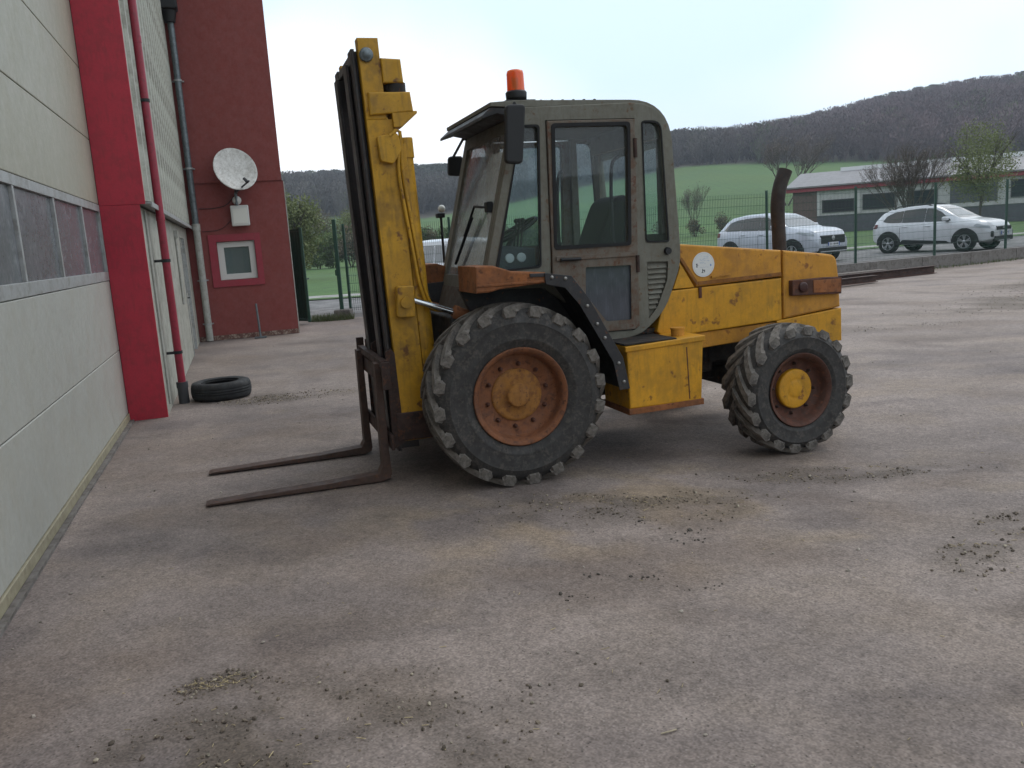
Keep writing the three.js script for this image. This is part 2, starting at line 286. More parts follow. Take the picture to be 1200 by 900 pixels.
// ------------------------------------------------------------------ woods on the hill
function instanced(name, geo, material, mats, cols) {
  const im = new THREE.InstancedMesh(geo, material, mats.length); mats.forEach((m, i) => im.setMatrixAt(i, m)); if (cols) cols.forEach((c, i) => im.setColorAt(i, c));
  im.name = name; im.castShadow = im.receiveShadow = true; return stuff(im);
}
function looseTri(list) { const g = new THREE.BufferGeometry(); g.setAttribute('position', new THREE.Float32BufferAttribute(list, 3)); g.computeVertexNormals(); return g; }
function bareClump(seed, n1 = 46, n2 = 120, evergreen = 0) {   // unit tree 1 high, about 0.7 wide
  const R = rng(seed), t = [];
  for (let i = 0; i < n1; i++) {                       // upright limbs as slim blades with three sides' worth of turn
    const a = R() * 6.283, o = R() * 0.05, s = 0.1 + R() * 0.26, y0 = 0.1 + R() * 0.4, y1 = y0 + 0.2 + R() * (0.95 - y0) * 0.7, w = 0.010 + R() * 0.012;
    const x0 = Math.cos(a) * o, z0 = Math.sin(a) * o, x1 = Math.cos(a) * s, z1 = Math.sin(a) * s, b = R() * 3.14;
    t.push(x0 - Math.cos(b) * w, y0, z0 - Math.sin(b) * w, x0 + Math.cos(b) * w, y0, z0 + Math.sin(b) * w, x1, y1, z1);
  }
  t.push(-0.018, 0, 0, 0.018, 0, 0, 0, 0.8, 0, 0, 0, -0.018, 0, 0, 0.018, 0, 0.8, 0);
  for (let i = 0; i < n2; i++) {                       // twig sprays or leaf tufts
    const a = R() * 6.283, yy = 0.28 + R() * 0.7, rad = 0.36 * Math.sqrt(R()) * Math.sin(clamp((yy - 0.12) / 0.92) * Math.PI * 0.93 + 0.1) * 1.1;
    const cx = Math.cos(a) * rad, cz = Math.sin(a) * rad, l = (evergreen ? 0.08 : 0.07) + R() * 0.06, b = R() * 6.283, w = evergreen ? 0.035 : 0.014;
    t.push(cx, yy, cz, cx + Math.cos(b) * l * 0.5 + w, yy + l * (R() * 1.1 - 0.1), cz + Math.sin(b) * l * 0.5, cx + Math.cos(b) * l * 0.5 - w, yy + l * R(), cz + Math.sin(b) * l * 0.5 + w);
  }
  return looseTri(t);
}
{
  const R = rng(4242), kinds = [bareClump(1), bareClump(2), bareClump(3, 30, 150), bareClump(4, 10, 260, 1)], sets = kinds.map(() => [[], []]);
  const m4 = new THREE.Matrix4(), q = new THREE.Quaternion(), up = V3(0, 1, 0);
  let placed = 0;
  for (let i = 0; i < 26000 && placed < 15000; i++) {
    const az = -36 + R() * 76, r = Math.sqrt(mix((RF - 4) ** 2, 540 ** 2, R())), x = Math.sin(az * D2R) * r, z = -Math.cos(az * D2R) * r;
    const edge = RF + (fbm(x * 0.05, z * 0.05, 2, 9) - 0.5) * 26; if (r < edge) continue;
    const left = sstep(6, -6, az), ever = fbm(x * 0.012, z * 0.012, 3, 123);
    let k = Math.floor(R() * 3); if (ever + left * 0.14 > 0.60 + R() * 0.16) k = 3;
    const h = (k === 3 ? 8 : 8) * (0.7 + R() * 0.6), w = h * (0.75 + R() * 0.55);
    q.setFromAxisAngle(up, R() * 6.28); m4.compose(V3(x, land(x, z) - 0.4, z), q, V3(w, h, w)); sets[k][0].push(m4.clone());
    const v = (0.6 + R() * 0.7) * (0.65 + 0.75 * fbm(x * 0.035, z * 0.035, 3, 321)), warm = sstep(8, 26, az);
    const c = k === 3 ? new THREE.Color(0.052 * v, 0.062 * v, 0.042 * v) : new THREE.Color(mix(0.078, 0.115, warm) * v, mix(0.070, 0.079, warm) * v, mix(0.063, 0.082, warm) * v);
    if (R() < 0.05) c.setRGB(0.11 * v, 0.125 * v, 0.06 * v);
    sets[k][1].push(c); placed++;
  }
  const wood = sub('hillside_wood', scene); stuff(wood); tag(wood, 'leafless purple-brown wood covering the whole ridge above the green field', 'wood');
  const leaf = new THREE.MeshStandardMaterial({ color: 0xffffff, roughness: 0.95, side: THREE.DoubleSide });
  kinds.forEach((g, k) => sets[k][0].length && wood.add(instanced(k === 3 ? 'dark_trees' : 'bare_trees', g, leaf, ...sets[k])));
}

// ------------------------------------------------------------------ single trees and shrubs: trunk with limbs, crown of leaves or twigs
function growTree({ seed, h, spread, stems = 1, leaves = 0, leafSize = 0.12, droop = 0, depth = 4, r0 = 0.14, trunkH = 0.3, bushy = 0 }) {
  const R = rng(seed), wood = [], tips = [];
  const limb = (p, dir, len, r, lv) => {
    const q = p.clone().addScaledVector(dir, len), mid = p.clone().lerp(q, 0.5).add(V3((R() - 0.5) * len * 0.12, (R() - 0.5) * len * 0.05, (R() - 0.5) * len * 0.12));
    const n = lv <= 1 ? 6 : 4; wood.push(rod(p.toArray(), mid.toArray(), r, r * 0.85, n), rod(mid.toArray(), q.toArray(), r * 0.85, r * 0.68, n));
    if (lv >= depth - 1) tips.push(mid.clone()); if (lv >= depth) { tips.push(q); return; }
    const kids = lv === 0 ? 4 : 3 + (R() < 0.5 ? 1 : 0);
    for (let i = 0; i < kids; i++) {
      const a = (i / kids + R() * 0.3) * 6.283, tilt = (lv === 0 ? 0.75 : 0.6) * (0.5 + R() * 0.7) * spread, ax = V3(Math.cos(a), 0, Math.sin(a));
      const nd = dir.clone().multiplyScalar(Math.cos(tilt)).addScaledVector(ax, Math.sin(tilt)).add(V3(0, 0.12 - droop * lv * 0.1, 0)).normalize();
      limb(i === 0 ? q : p.clone().lerp(q, 0.45 + R() * 0.55), nd, len * (0.6 + R() * 0.22), r * 0.6, lv + 1);
    }
  };
  for (let s = 0; s < stems; s++) { const a = s / stems * 6.283 + R(), lean = stems > 1 ? 0.25 + R() * 0.25 : 0.03; limb(V3(Math.cos(a) * 0.1 * (stems > 1), -0.05, Math.sin(a) * 0.1 * (stems > 1)), V3(Math.cos(a) * lean, 1, Math.sin(a) * lean).normalize(), h * trunkH, r0 / Math.sqrt(stems), 0); }
  const lf = [];
  if (leaves) for (let i = 0; i < leaves; i++) {
    const t = tips[Math.floor(R() * tips.length)], s = leafSize * (0.6 + R() * 0.8), j = leafSize * (2.2 + bushy * 3);
    const c = t.clone().add(V3((R() - 0.5) * 2 * j, (R() - 0.5) * 1.6 * j, (R() - 0.5) * 2 * j)), u = V3(R() - 0.5, R() - 0.5, R() - 0.5).normalize().multiplyScalar(s), v = V3(R() - 0.5, R() - 0.5, R() - 0.5).normalize().multiplyScalar(s * 0.6);
    const A = c.clone().sub(u), B = c.clone().add(v), Cc = c.clone().add(u), Dd = c.clone().sub(v); lf.push(...A.toArray(), ...B.toArray(), ...Cc.toArray(), ...A.toArray(), ...Cc.toArray(), ...Dd.toArray());
  }
  return { wood: join(wood), crown: lf.length ? looseTri(lf) : null };
}
const mBark = paint(0x4a4038, { seed: 81, rustK: 0, dirt: 0x2b2520, rep: 1, rough: 0.95 });
const leafMat = (r, g, b) => new THREE.MeshPhysicalMaterial({ color: new THREE.Color(r, g, b), roughness: 0.9, side: THREE.DoubleSide, transmission: 0.25, thickness: 0 });
function tree(name, label, cat, x, z, o, leafColour, group) {
  const t = thing(name, label, cat, [x, land(x, z), z], 0, group), g = growTree(o); (g.crown || g.wood).computeBoundingBox(); const k = o.h / (g.crown || g.wood).boundingBox.max.y, kw = k * (o.slim || 1); g.wood.scale(kw, k, kw); if (g.crown) g.crown.scale(kw, k, kw);
  obj('trunk', g.wood, o.bark || mBark, t); if (g.crown) obj('crown', g.crown, leafColour, t, 0); return t;
}
const palegreen = leafMat(0.20, 0.235, 0.07), hedgegreen = leafMat(0.085, 0.13, 0.035), olive = leafMat(0.145, 0.165, 0.055), brownleaf = leafMat(0.125, 0.105, 0.06), twig = leafMat(0.15, 0.115, 0.10);
tree('bare_tree', 'bare many-stemmed tree before the long building, behind the white hatchback', 'tree', 24.2, -51.5, { seed: 33, h: 5.6, slim: 0.9, spread: 0.62, stems: 6, leaves: 2600, leafSize: 0.05, depth: 5, r0: 0.13, trunkH: 0.33 }, twig);
tree('bare_tree', 'bare wide tree on the green slope beyond the exhaust pipe', 'tree', 40.5, -122.9, { seed: 45, h: 10, spread: 0.8, stems: 2, leaves: 2200, leafSize: 0.08, depth: 5, r0: 0.12, trunkH: 0.26 }, twig);
tree('bare_tree', 'small bare tree on the field just beside the cab rear', 'tree', 20.3, -92, { seed: 57, h: 5.4, slim: 0.8, spread: 0.6, stems: 3, leaves: 500, leafSize: 0.05, depth: 5, r0: 0.05, trunkH: 0.3 }, twig);
function crownCloud(seed, n, size, lumps, h, w, y0 = 0) {   // leaves gathered in overlapping lumps; lumps: how many
  const R = rng(seed), out = [], L = []; for (let i = 0; i < lumps; i++) { const a = R() * 6.283, q = Math.sqrt(R()) * 0.62, t = R(); L.push([Math.cos(a) * q * w * Math.sin(0.35 + t * 2.4), y0 + h * (0.16 + t * 0.68), Math.sin(a) * q * w * Math.sin(0.35 + t * 2.4), (0.20 + R() * 0.16) * Math.min(w, h)]); }
  for (let i = 0; i < n; i++) {
    const [cx, cy, cz, r] = L[Math.floor(R() * lumps)], d = V3(R() - 0.5, R() - 0.5, R() - 0.5).normalize().multiplyScalar(r * Math.pow(R(), 0.45)), s = size * (0.6 + R() * 0.8);
    const c = V3(cx + d.x, Math.max(y0 + 0.05, cy + d.y * 1.05), cz + d.z), u = V3(R() - 0.5, R() - 0.5, R() - 0.5).normalize().multiplyScalar(s), v = V3(R() - 0.5, R() - 0.5, R() - 0.5).normalize().multiplyScalar(s * 0.6);
    const A = c.clone().sub(u), B = c.clone().add(v), C2 = c.clone().add(u), D = c.clone().sub(v); out.push(...A.toArray(), ...B.toArray(), ...C2.toArray(), ...A.toArray(), ...C2.toArray(), ...D.toArray());
  }
  return looseTri(out);
}
function leafy(name, label, cat, x, z, o, mat, group) {
  const t = thing(name, label, cat, [x, land(x, z), z], 0, group), g = growTree({ seed: o.seed, h: o.h, spread: 0.7, stems: o.stems || 1, depth: 3, r0: o.r0 || 0.11, trunkH: 0.34 }); g.wood.computeBoundingBox(); const k = o.h * 0.86 / g.wood.boundingBox.max.y; g.wood.scale(k * 0.8, k, k * 0.8);
  obj('trunk', g.wood, mBark, t); obj('crown', crownCloud(o.seed + 1, o.n, o.size, o.lumps, o.h - (o.y0 || 0), o.w, o.y0 || 0), mat, t, 0); return t;
}
leafy('budding_tree', 'young tree with pale yellow-green leaves in front of the long low building', 'tree', 30.9, -55.9, { seed: 21, h: 7.3, w: 3.3, n: 9000, size: 0.07, lumps: 80, y0: 1.4 }, olive);
leafy('budding_tree', 'pale green leafy tree rising right beside the dark red annex', 'tree', -12.6, -52, { seed: 63, h: 5.6, w: 2.6, n: 12000, size: 0.09, lumps: 50, y0: 0.4 }, olive);
{ // hedge shrubs along the far side of the lawn
  const R = rng(77), lab = ['dense mid-green shrub in the hedge row at the end of the lawn', 'paler olive-green shrub in the hedge row at the end of the lawn', 'brownish half-bare shrub in the hedge row at the end of the lawn'];
  for (let i = 0; i < 22; i++) { const x = -27 + i * 1.45 + R() * 0.6, z = -78 + R() * 3, h = 2.5 + R() * 1.5; leafy('shrub', lab[[0, 1, 0, 0, 2][i % 5]], 'shrub', x, z, { seed: 200 + i * 3, h, w: 1.9 + R() * 0.6, n: 4200, size: 0.10, lumps: 22, stems: 4 }, [hedgegreen, olive, hedgegreen, hedgegreen, brownleaf][i % 5], 'hedge shrubs beyond the lawn'); }
  for (let i = 0; i < 5; i++) { const x = -31 + i * 4.4 + R(), z = -97 - R() * 6, h = 5.6 + R() * 1.6; leafy('budding_tree', i % 2 ? 'olive-green budding tree rising behind the hedge row' : 'brownish budding tree rising behind the hedge row', 'tree', x, z, { seed: 300 + i * 3, h, w: 3.4, n: 5200, size: 0.10, lumps: 46, stems: 3, y0: 1 }, i % 2 ? olive : brownleaf, 'trees behind the hedge row'); }
  for (let i = 0; i < 3; i++) { const x = 16 + i * 3.4 + R(), z = -88 - R() * 6, h = 1.5 + R(); leafy('shrub', 'low brownish shrub at the foot of the field beyond the parked cars', 'shrub', x, z, { seed: 400 + i * 3, h, w: 1.6, n: 1500, size: 0.08, lumps: 14, stems: 4 }, brownleaf, 'shrubs at the foot of the field'); }
}
// ------------------------------------------------------------------ the hall on the left: local x = out of the wall, z = towards the camera along it
const HALL = [-3.887, 0, -9.444], HT = 17.056 * D2R;
M.cream = paint(0x9b998b, { seed: 201, wander: 0.015, dirt: 0x928c74, dirtK: 0.16, rustK: 0, rep: 0.35, rough: 0.5, runs: 0.35 });
M.creamLow = paint(0xa6a69f, { seed: 205, wander: 0.015, dirt: 0x9a9484, dirtK: 0.16, rustK: 0, rep: 0.35, rough: 0.5, runs: 0.3 });
M.clad = paint(0xa5a59b, { seed: 211, wander: 0.05, dirt: 0x5e5a50, dirtK: 0.35, rustK: 0, rep: 0.4, rough: 0.55, runs: 0.6 });
M.redTrim = paint(0xb0293c, { seed: 221, wander: 0.03, dirt: 0x6a2a2c, dirtK: 0.2, rustK: 0, rep: 0.5, rough: 0.42, runs: 0.3 });
M.redWall = paint(0x7d3e3a, { seed: 231, wander: 0.025, dirt: 0x6c322e, dirtK: 0.2, rustK: 0, rep: 0.5, rough: 0.85, runs: 0.35 });
M.redSurround = paint(0x8f2c3a, { seed: 225, wander: 0.03, dirt: 0x6c322e, dirtK: 0.2, rustK: 0, rep: 0.5, rough: 0.6 });
M.redPipe = paint(0x93263a, { seed: 241, wander: 0.05, dirt: 0x4f2a28, dirtK: 0.3, rustK: 0, rep: 0.7, rough: 0.4 });
M.galv = paint(0x6c7478, { seed: 251, wander: 0.12, dirt: 0x3c4144, rustK: 0, rep: 1, rough: 0.45, metal: 0.5 });
M.greyPlastic = paint(0xa3a39d, { seed: 261, wander: 0.05, dirt: 0x6f685c, rustK: 0, rep: 1, rough: 0.5 });
M.white = flat(0xc9c8c4, 0.45); M.alu = paint(0x9c9e9e, { seed: 271, wander: 0.05, dirt: 0x66645c, dirtK: 0.4, rustK: 0, rep: 0.7, rough: 0.45 });
M.black = flat(0x17171a, 0.6); M.dark = flat(0x24211f, 0.85); M.rubber = flat(0x1b1b1d, 0.85); M.darkGrey = flat(0x3b3b3e, 0.6);
M.paneDoor = new THREE.MeshStandardMaterial({ map: tex(256, (u, v, c) => { const k = 0.42 + (qs(u, v, 1, 0, 611) - 0.5) * 0.12 + 0.07 * clamp((qs(u, v, 1, 1, 617) - 0.52) * 5) + (vnoise(u * 120, v * 120, 3, 120) - 0.5) * 0.05; c[0] = k * 0.98; c[1] = k; c[2] = k * 1.04; }, { rep: 0.55 }), roughness: 0.24 });
M.paneDark = new THREE.MeshStandardMaterial({ color: 0x20262c, roughness: 0.06 });
{
  const hall = thing('workshop_hall', 'cream industrial hall with red door jamb and wide sectional door', 'building', HALL, HT);
  // lower wall in sandwich panels, upper wall in ribbed sheet
  const lower = sub('wall', hall);
  for (let i = 0; i < 6; i++) { const a = 0.036 + i * 1.15, b = Math.min(a + 1.135, 6.2); if (a < 6.1) obj('wall_panel', span(-0.33, 0, 0.0, 2.33, -b, -a, 0.006), M.clad, lower); }
  obj('wall_panel', span(-0.33, 0, 0, 2.33, -8.74, -7.42, 0.006), M.clad, lower); obj('wall_panel', span(-0.33, 0, 2.12, 2.33, -7.41, -6.21, 0.006), M.clad, lower);
  obj('wall_core', [span(-0.7, -0.34, 0, 9, -8.78, -0.04)], M.dark, lower);
  { // ribbed cladding: one folded sheet
    const pts = []; for (let z = 0.0; z > -8.75; z -= 0.46) { pts.push([z, 0.05], [z - 0.28, 0.05], [z - 0.31, 0.088], [z - 0.41, 0.088], [z - 0.44, 0.05]); }
    const poly = [...pts.map(([z, x]) => [x, z]), [-0.3, -8.75], [-0.3, 0]]; const g = slab(poly, 0, 6.6); g.rotateX(-Math.PI / 2);
    const p = g.attributes.position; // after the turn the polygon's second axis points to -z; put it back
    for (let i = 0; i < p.count; i++) p.setZ(i, -p.getZ(i)); const n = g.attributes.normal; for (let i = 0; i < n.count; i++) n.setZ(i, -n.getZ(i));
    for (let i = 0; i < p.count; i += 3) for (const [a, k] of [[p, 3], [n, 3]]) for (let c = 0; c < k; c++) { const q = a.array[(i + 1) * k + c]; a.array[(i + 1) * k + c] = a.array[(i + 2) * k + c]; a.array[(i + 2) * k + c] = q; }
    g.translate(0, 2.40, 0); obj('ribbed_cladding', g, M.clad, hall);
  }
  obj('drip_flashing', [span(-0.02, 0.13, 2.355, 2.375, -8.74, -0.001), span(0.115, 0.13, 2.32, 2.355, -8.74, -0.001)], M.alu, hall);
  const jamb = obj('door_jamb', [span(-0.398, 0.004, 0.0, 2.352, -0.034, 0.0, 0.004), span(-0.398, 0.062, 2.353, 9, -0.034, 0.002, 0.004)], M.redTrim, hall); jamb.userData.label = 'bright red door jamb facing the yard';
  obj('door_jamb', span(-0.398, 0.06, 0, 9, 7.9, 7.94, 0.004), M.redTrim, hall);
  obj('wall', [span(-0.7, 0, 0, 9, 7.945, 18), span(-0.7, -0.46, 5.3, 9, 0.0, 7.89), span(-0.45, -0.40, 5.32, 9, 0.003, 7.89)], M.clad, hall);
  obj('roof', span(-14, 0.35, 9.0, 9.3, -8.7, 18), M.alu, hall);
  obj('floor_plinth', span(-0.62, -0.35, -0.3, 0.02, 0.003, 7.89), M.concrete, hall);
  // sectional door
  const door = sub('sectional_door', hall), W0 = -0.45, W1 = -0.40;
  const rows = [[0.10, 0.80], [0.806, 1.56], [2.37, 3.035], [3.041, 3.76], [3.766, 4.5], [4.506, 5.3]];
  rows.forEach(([a, b], i) => obj('door_section', span(W0, W1, a, b, 0.012, 7.885, 0.008), i < 2 ? M.creamLow : M.cream, door));
  obj('bottom_seal', [span(W0 - 0.01, W1 + 0.012, 0.022, 0.096, 0.012, 7.885, 0.005)], paint(0x918a74, { seed: 281, rustK: 0, dirt: 0x6a6250, rep: 1 }), door);
  obj('window_frame', [span(W0, W1 + 0.004, 1.566, 1.66, 0.012, 7.885, 0.004), span(W0, W1 + 0.004, 2.29, 2.364, 0.012, 7.885, 0.004)], M.alu, door);
  const mull = []; for (let k = 0; k < 7; k++) mull.push(1.14 + (k - 1) * 1.31);
  for (const m of mull) if (m < 7.8 && m > 0) obj('mullion', span(W0, W1 + 0.003, 1.661, 2.289, m - 0.022, m + 0.022, 0.004), M.alu, door);
  obj('mullion', span(W0, W1 + 0.003, 1.661, 2.289, 0.013, 0.05, 0.004), M.alu, door);
  const edges = [0.052, ...mull.filter((m) => m > 0.2 && m < 7.8), 7.88];
  for (let k = 0; k + 1 < edges.length; k++) obj('pane', span(W0 + 0.012, W1 - 0.022, 1.661, 2.289, edges[k] + 0.024, edges[k + 1] - 0.024), M.paneDoor, door);
  // personnel door near the far corner
  const pd = sub('side_door', hall);
  obj('door_leaf', [span(-0.3, -0.04, 0.03, 2.10, -7.38, -6.24)], M.clad, pd);
  obj('door_frame', [span(-0.3, 0.012, 0.0, 2.115, -6.24, -6.205), span(-0.3, 0.012, 0, 2.115, -7.415, -7.38)], M.alu, pd);
  obj('glazing', span(-0.05, -0.034, 1.1, 1.95, -7.2, -6.45), M.paneDark, pd); obj('handle', [rod([-0.03, 1.04, -6.36], [0.03, 1.04, -6.36], 0.012), rod([0.03, 1.04, -6.36], [0.03, 1.04, -6.50], 0.013)], M.black, pd);
  obj('conduit', rod([0.015, 0.1, -0.32], [0.015, 2.3, -0.32], 0.012), M.greyPlastic, hall); obj('conduit', [rod([0.02, 1.0, -4.9], [0.02, 2.1, -4.9], 0.018), box(0.06, 0.12, 0.1, 0.03, 2.14, -4.9)], M.greyPlastic, hall);
  // red rainwater pipe standing off the wall
  const rp = thing('rainwater_pipe', 'dark red rainwater pipe clipped to the hall wall beside the jamb', 'pipe', HALL, HT);
  obj('pipe', [rod([0.13, 0.26, -0.85], [0.13, 9, -0.85], 0.046, 0.046, 20), ...[2.2, 4.2, 6.2].map((y) => rod([0.13, y, -0.85], [0.13, y + 0.07, -0.85], 0.051, 0.051, 20))], M.redPipe, rp);
  obj('boot', [rod([0.13, 0, -0.85], [0.13, 0.25, -0.85], 0.062, 0.062, 20), rod([0.13, 0.2, -0.85], [0.13, 0.27, -0.85], 0.068, 0.068, 20)], M.darkGrey, rp);
  for (const y of [0.62, 1.72, 3.55]) obj('bracket', [span(0.004, 0.13, y, y + 0.03, -0.83, -0.80), rod([0.13, y - 0.003, -0.85], [0.13, y + 0.033, -0.85], 0.054, 0.054, 20)], M.black, rp);
}
{ // dark red annex standing across the end of the hall
  const Z = -8.79, an = thing('red_annex', 'dark red rendered annex with a small window at the hall end', 'building', HALL, HT);
  // window hole in the lower wall
  const outer = [[-3, 0], [2.03, 0], [2.03, 3.22], [-3, 3.22]], hole = [[0.56, 1.24], [1.31, 1.24], [1.31, 2.03], [0.56, 2.03]];
  obj('wall', slab(outer, Z - 0.3, Z, 0, [hole]), M.redWall, an);
  obj('wall', span(-3, 2.0, 3.232, 8.4, Z - 0.3, Z + 0.035), M.redWall, an);
  obj('wall', [span(1.73, 2.03, 0, 3.22, Z - 7, Z - 0.301), span(1.73, 2.0, 3.232, 8.4, Z - 7, Z - 0.301)], M.redWall, an);
  obj('joint_strip', span(-0.05, 2.01, 3.2205, 3.2315, Z - 0.3, Z + 0.012), M.redWall, an);
  obj('roof', span(-3, 2.3, 8.4, 8.6, Z - 7.2, Z + 0.3), M.darkGrey, an);
  obj('corner_trim', [span(2.031, 2.05, 0.02, 3.2, Z - 0.04, Z + 0.008)], M.greyPlastic, an);
  obj('plinth', span(0.0, 2.035, 0.0, 0.10, Z + 0.001, Z + 0.02), paint(0x5e4038, { seed: 291, dirt: 0xa59a8c, dirtK: 0.8, rustK: 0, rep: 1.2, rough: 0.95 }), an);
  const win = sub('window', an);
  obj('surround', slab([[0.40, 1.10], [1.44, 1.10], [1.44, 2.18], [0.40, 2.18]], Z + 0.001, Z + 0.03, 0.004, [[[0.555, 1.235], [1.315, 1.235], [1.315, 2.035], [0.555, 2.035]]]), M.redSurround, win);
  obj('frame', slab([[0.562, 1.242], [1.308, 1.242], [1.308, 2.028], [0.562, 2.028]], Z - 0.14, Z - 0.06, 0.006, [[[0.69, 1.36], [1.19, 1.36], [1.19, 1.91], [0.69, 1.91]]]), M.white, win);
  obj('pane', span(0.688, 1.192, 1.358, 1.912, Z - 0.11, Z - 0.10), new THREE.MeshPhysicalMaterial({ color: 0xdde4e8, roughness: 0.03, transmission: 0.92, thickness: 0 }), win);
  obj('blind', [span(0.70, 0.83, 1.37, 1.9, Z - 0.19, Z - 0.18), span(1.06, 1.18, 1.37, 1.9, Z - 0.19, Z - 0.18)], flat(0x3a4a4f, 0.8), win);
  obj('backing', span(0.55, 1.33, 1.2, 2.05, Z - 0.29, Z - 0.27), flat(0x5a5a5c, 0.9), win);
  // galvanised downpipe with hopper, plastic below
  const gp = thing('downpipe', 'grey downpipe with black hopper in the corner of the red annex', 'pipe', HALL, HT);
  obj('hopper', [box(0.34, 0.4, 0.34, 0.2, 6.72, Z + 0.22, 0.03), rod([0.2, 6.3, Z + 0.2], [0.2, 6.55, Z + 0.2], 0.1, 0.15)], M.black, gp);
  obj('upper_pipe', [rod([0.21, 2.28, Z + 0.15], [0.21, 6.4, Z + 0.17], 0.062, 0.062, 18)], M.galv, gp);
  obj('lower_pipe', [rod([0.21, 0.02, Z + 0.15], [0.21, 2.38, Z + 0.15], 0.07, 0.07, 18), rod([0.21, 2.28, Z + 0.15], [0.21, 2.42, Z + 0.15], 0.08, 0.08, 18)], M.greyPlastic, gp);
  for (const y of [0.35, 1.25, 3.5, 5.2]) obj('bracket', [rod([0.21, y, Z + 0.155], [0.21, y + 0.035, Z + 0.155], 0.08, 0.08, 18), span(0.1, 0.32, y + 0.005, y + 0.03, Z + 0.036, Z + 0.08)], M.alu, gp);
  // satellite dish
  const sd = thing('satellite_dish', 'white satellite dish on the dark red annex wall', 'dish', HALL, HT);
  const prof = []; for (let i = 0; i <= 12; i++) { const r = 0.45 * i / 12; prof.push([r, r * r * 0.42]); } prof.push([0.455, 0.088], [0.445, 0.102]); for (let i = 11; i >= 0; i--) { const r = 0.45 * i / 12; prof.push([r, r * r * 0.42 + 0.012]); }
  let dg = lathe(prof, 40, 'y'); dg.rotateX(Math.PI / 2); dg.scale(0.96, 1.04, 1); dg.rotateX(-0.42); dg.rotateY(0.28); dg.translate(1.08, 3.42, Z + 0.34);
  obj('reflector', dg, paint(0xc6c4c0, { seed: 301, dirt: 0x77726a, dirtK: 0.3, rustK: 0, rep: 1.3, rough: 0.5 }), sd);
  obj('arm', [rod([1.06, 3.0, Z + 0.36], [1.33, 3.18, Z + 0.80], 0.018), rod([1.06, 3.08, Z + 0.2], [1.06, 2.98, Z + 0.42], 0.03)], M.darkGrey, sd);
  obj('receiver', [rod([1.30, 3.16, Z + 0.76], [1.24, 3.24, Z + 0.68], 0.035, 0.03)], M.darkGrey, sd);
  obj('mast', [rod([1.05, 2.75, Z + 0.2], [1.06, 3.4, Z + 0.2], 0.025), span(1.0, 1.1, 3.2, 3.36, Z + 0.036, Z + 0.2), span(1.02, 1.08, 2.95, 3.0, Z + 0.001, Z + 0.2)], M.galv, sd);
  obj('cable', tube([[1.05, 2.98, Z + 0.1], [0.85, 2.78, Z + 0.03], [0.6, 2.72, Z + 0.02], [0.3, 2.72, Z + 0.02]], 0.008, 20, 6), M.black, sd);
  const fl = thing('floodlight', 'white square wall floodlight with round sensor under the dish', 'lamp', HALL, HT);
  obj('housing', [box(0.36, 0.42, 0.12, 1.09, 2.54, Z + 0.13, 0.025), span(1.05, 1.13, 2.4, 2.6, Z + 0.001, Z + 0.08)], M.white, fl);
  obj('lamp_glass', [box(0.28, 0.30, 0.012, 1.09, 2.53, Z + 0.193, 0.005)], flat(0xd5d4cc, 0.2), fl);
  obj('sensor', [ball(0.09, 1.06, 2.85, Z + 0.13, 16), rod([1.06, 2.70, Z + 0.1], [1.06, 2.8, Z + 0.1], 0.03)], M.white, fl);
  obj('cable', tube([[0.95, 2.5, Z + 0.03], [0.7, 2.3, Z + 0.02], [0.45, 2.26, Z + 0.02], [0.3, 2.26, Z + 0.02]], 0.006, 20, 6), M.black, fl);
  const sp = thing('stand_pipe', 'thin grey steel rod standing before the red annex wall', 'rod', HALL, HT);
  obj('rod', rod([1.22, 0, Z + 0.32], [1.20, 0.72, Z + 0.3], 0.022), M.galv, sp); obj('foot', [span(1.1, 1.34, 0.0, 0.03, Z + 0.25, Z + 0.4, 0.005)], M.galv, sp);
}
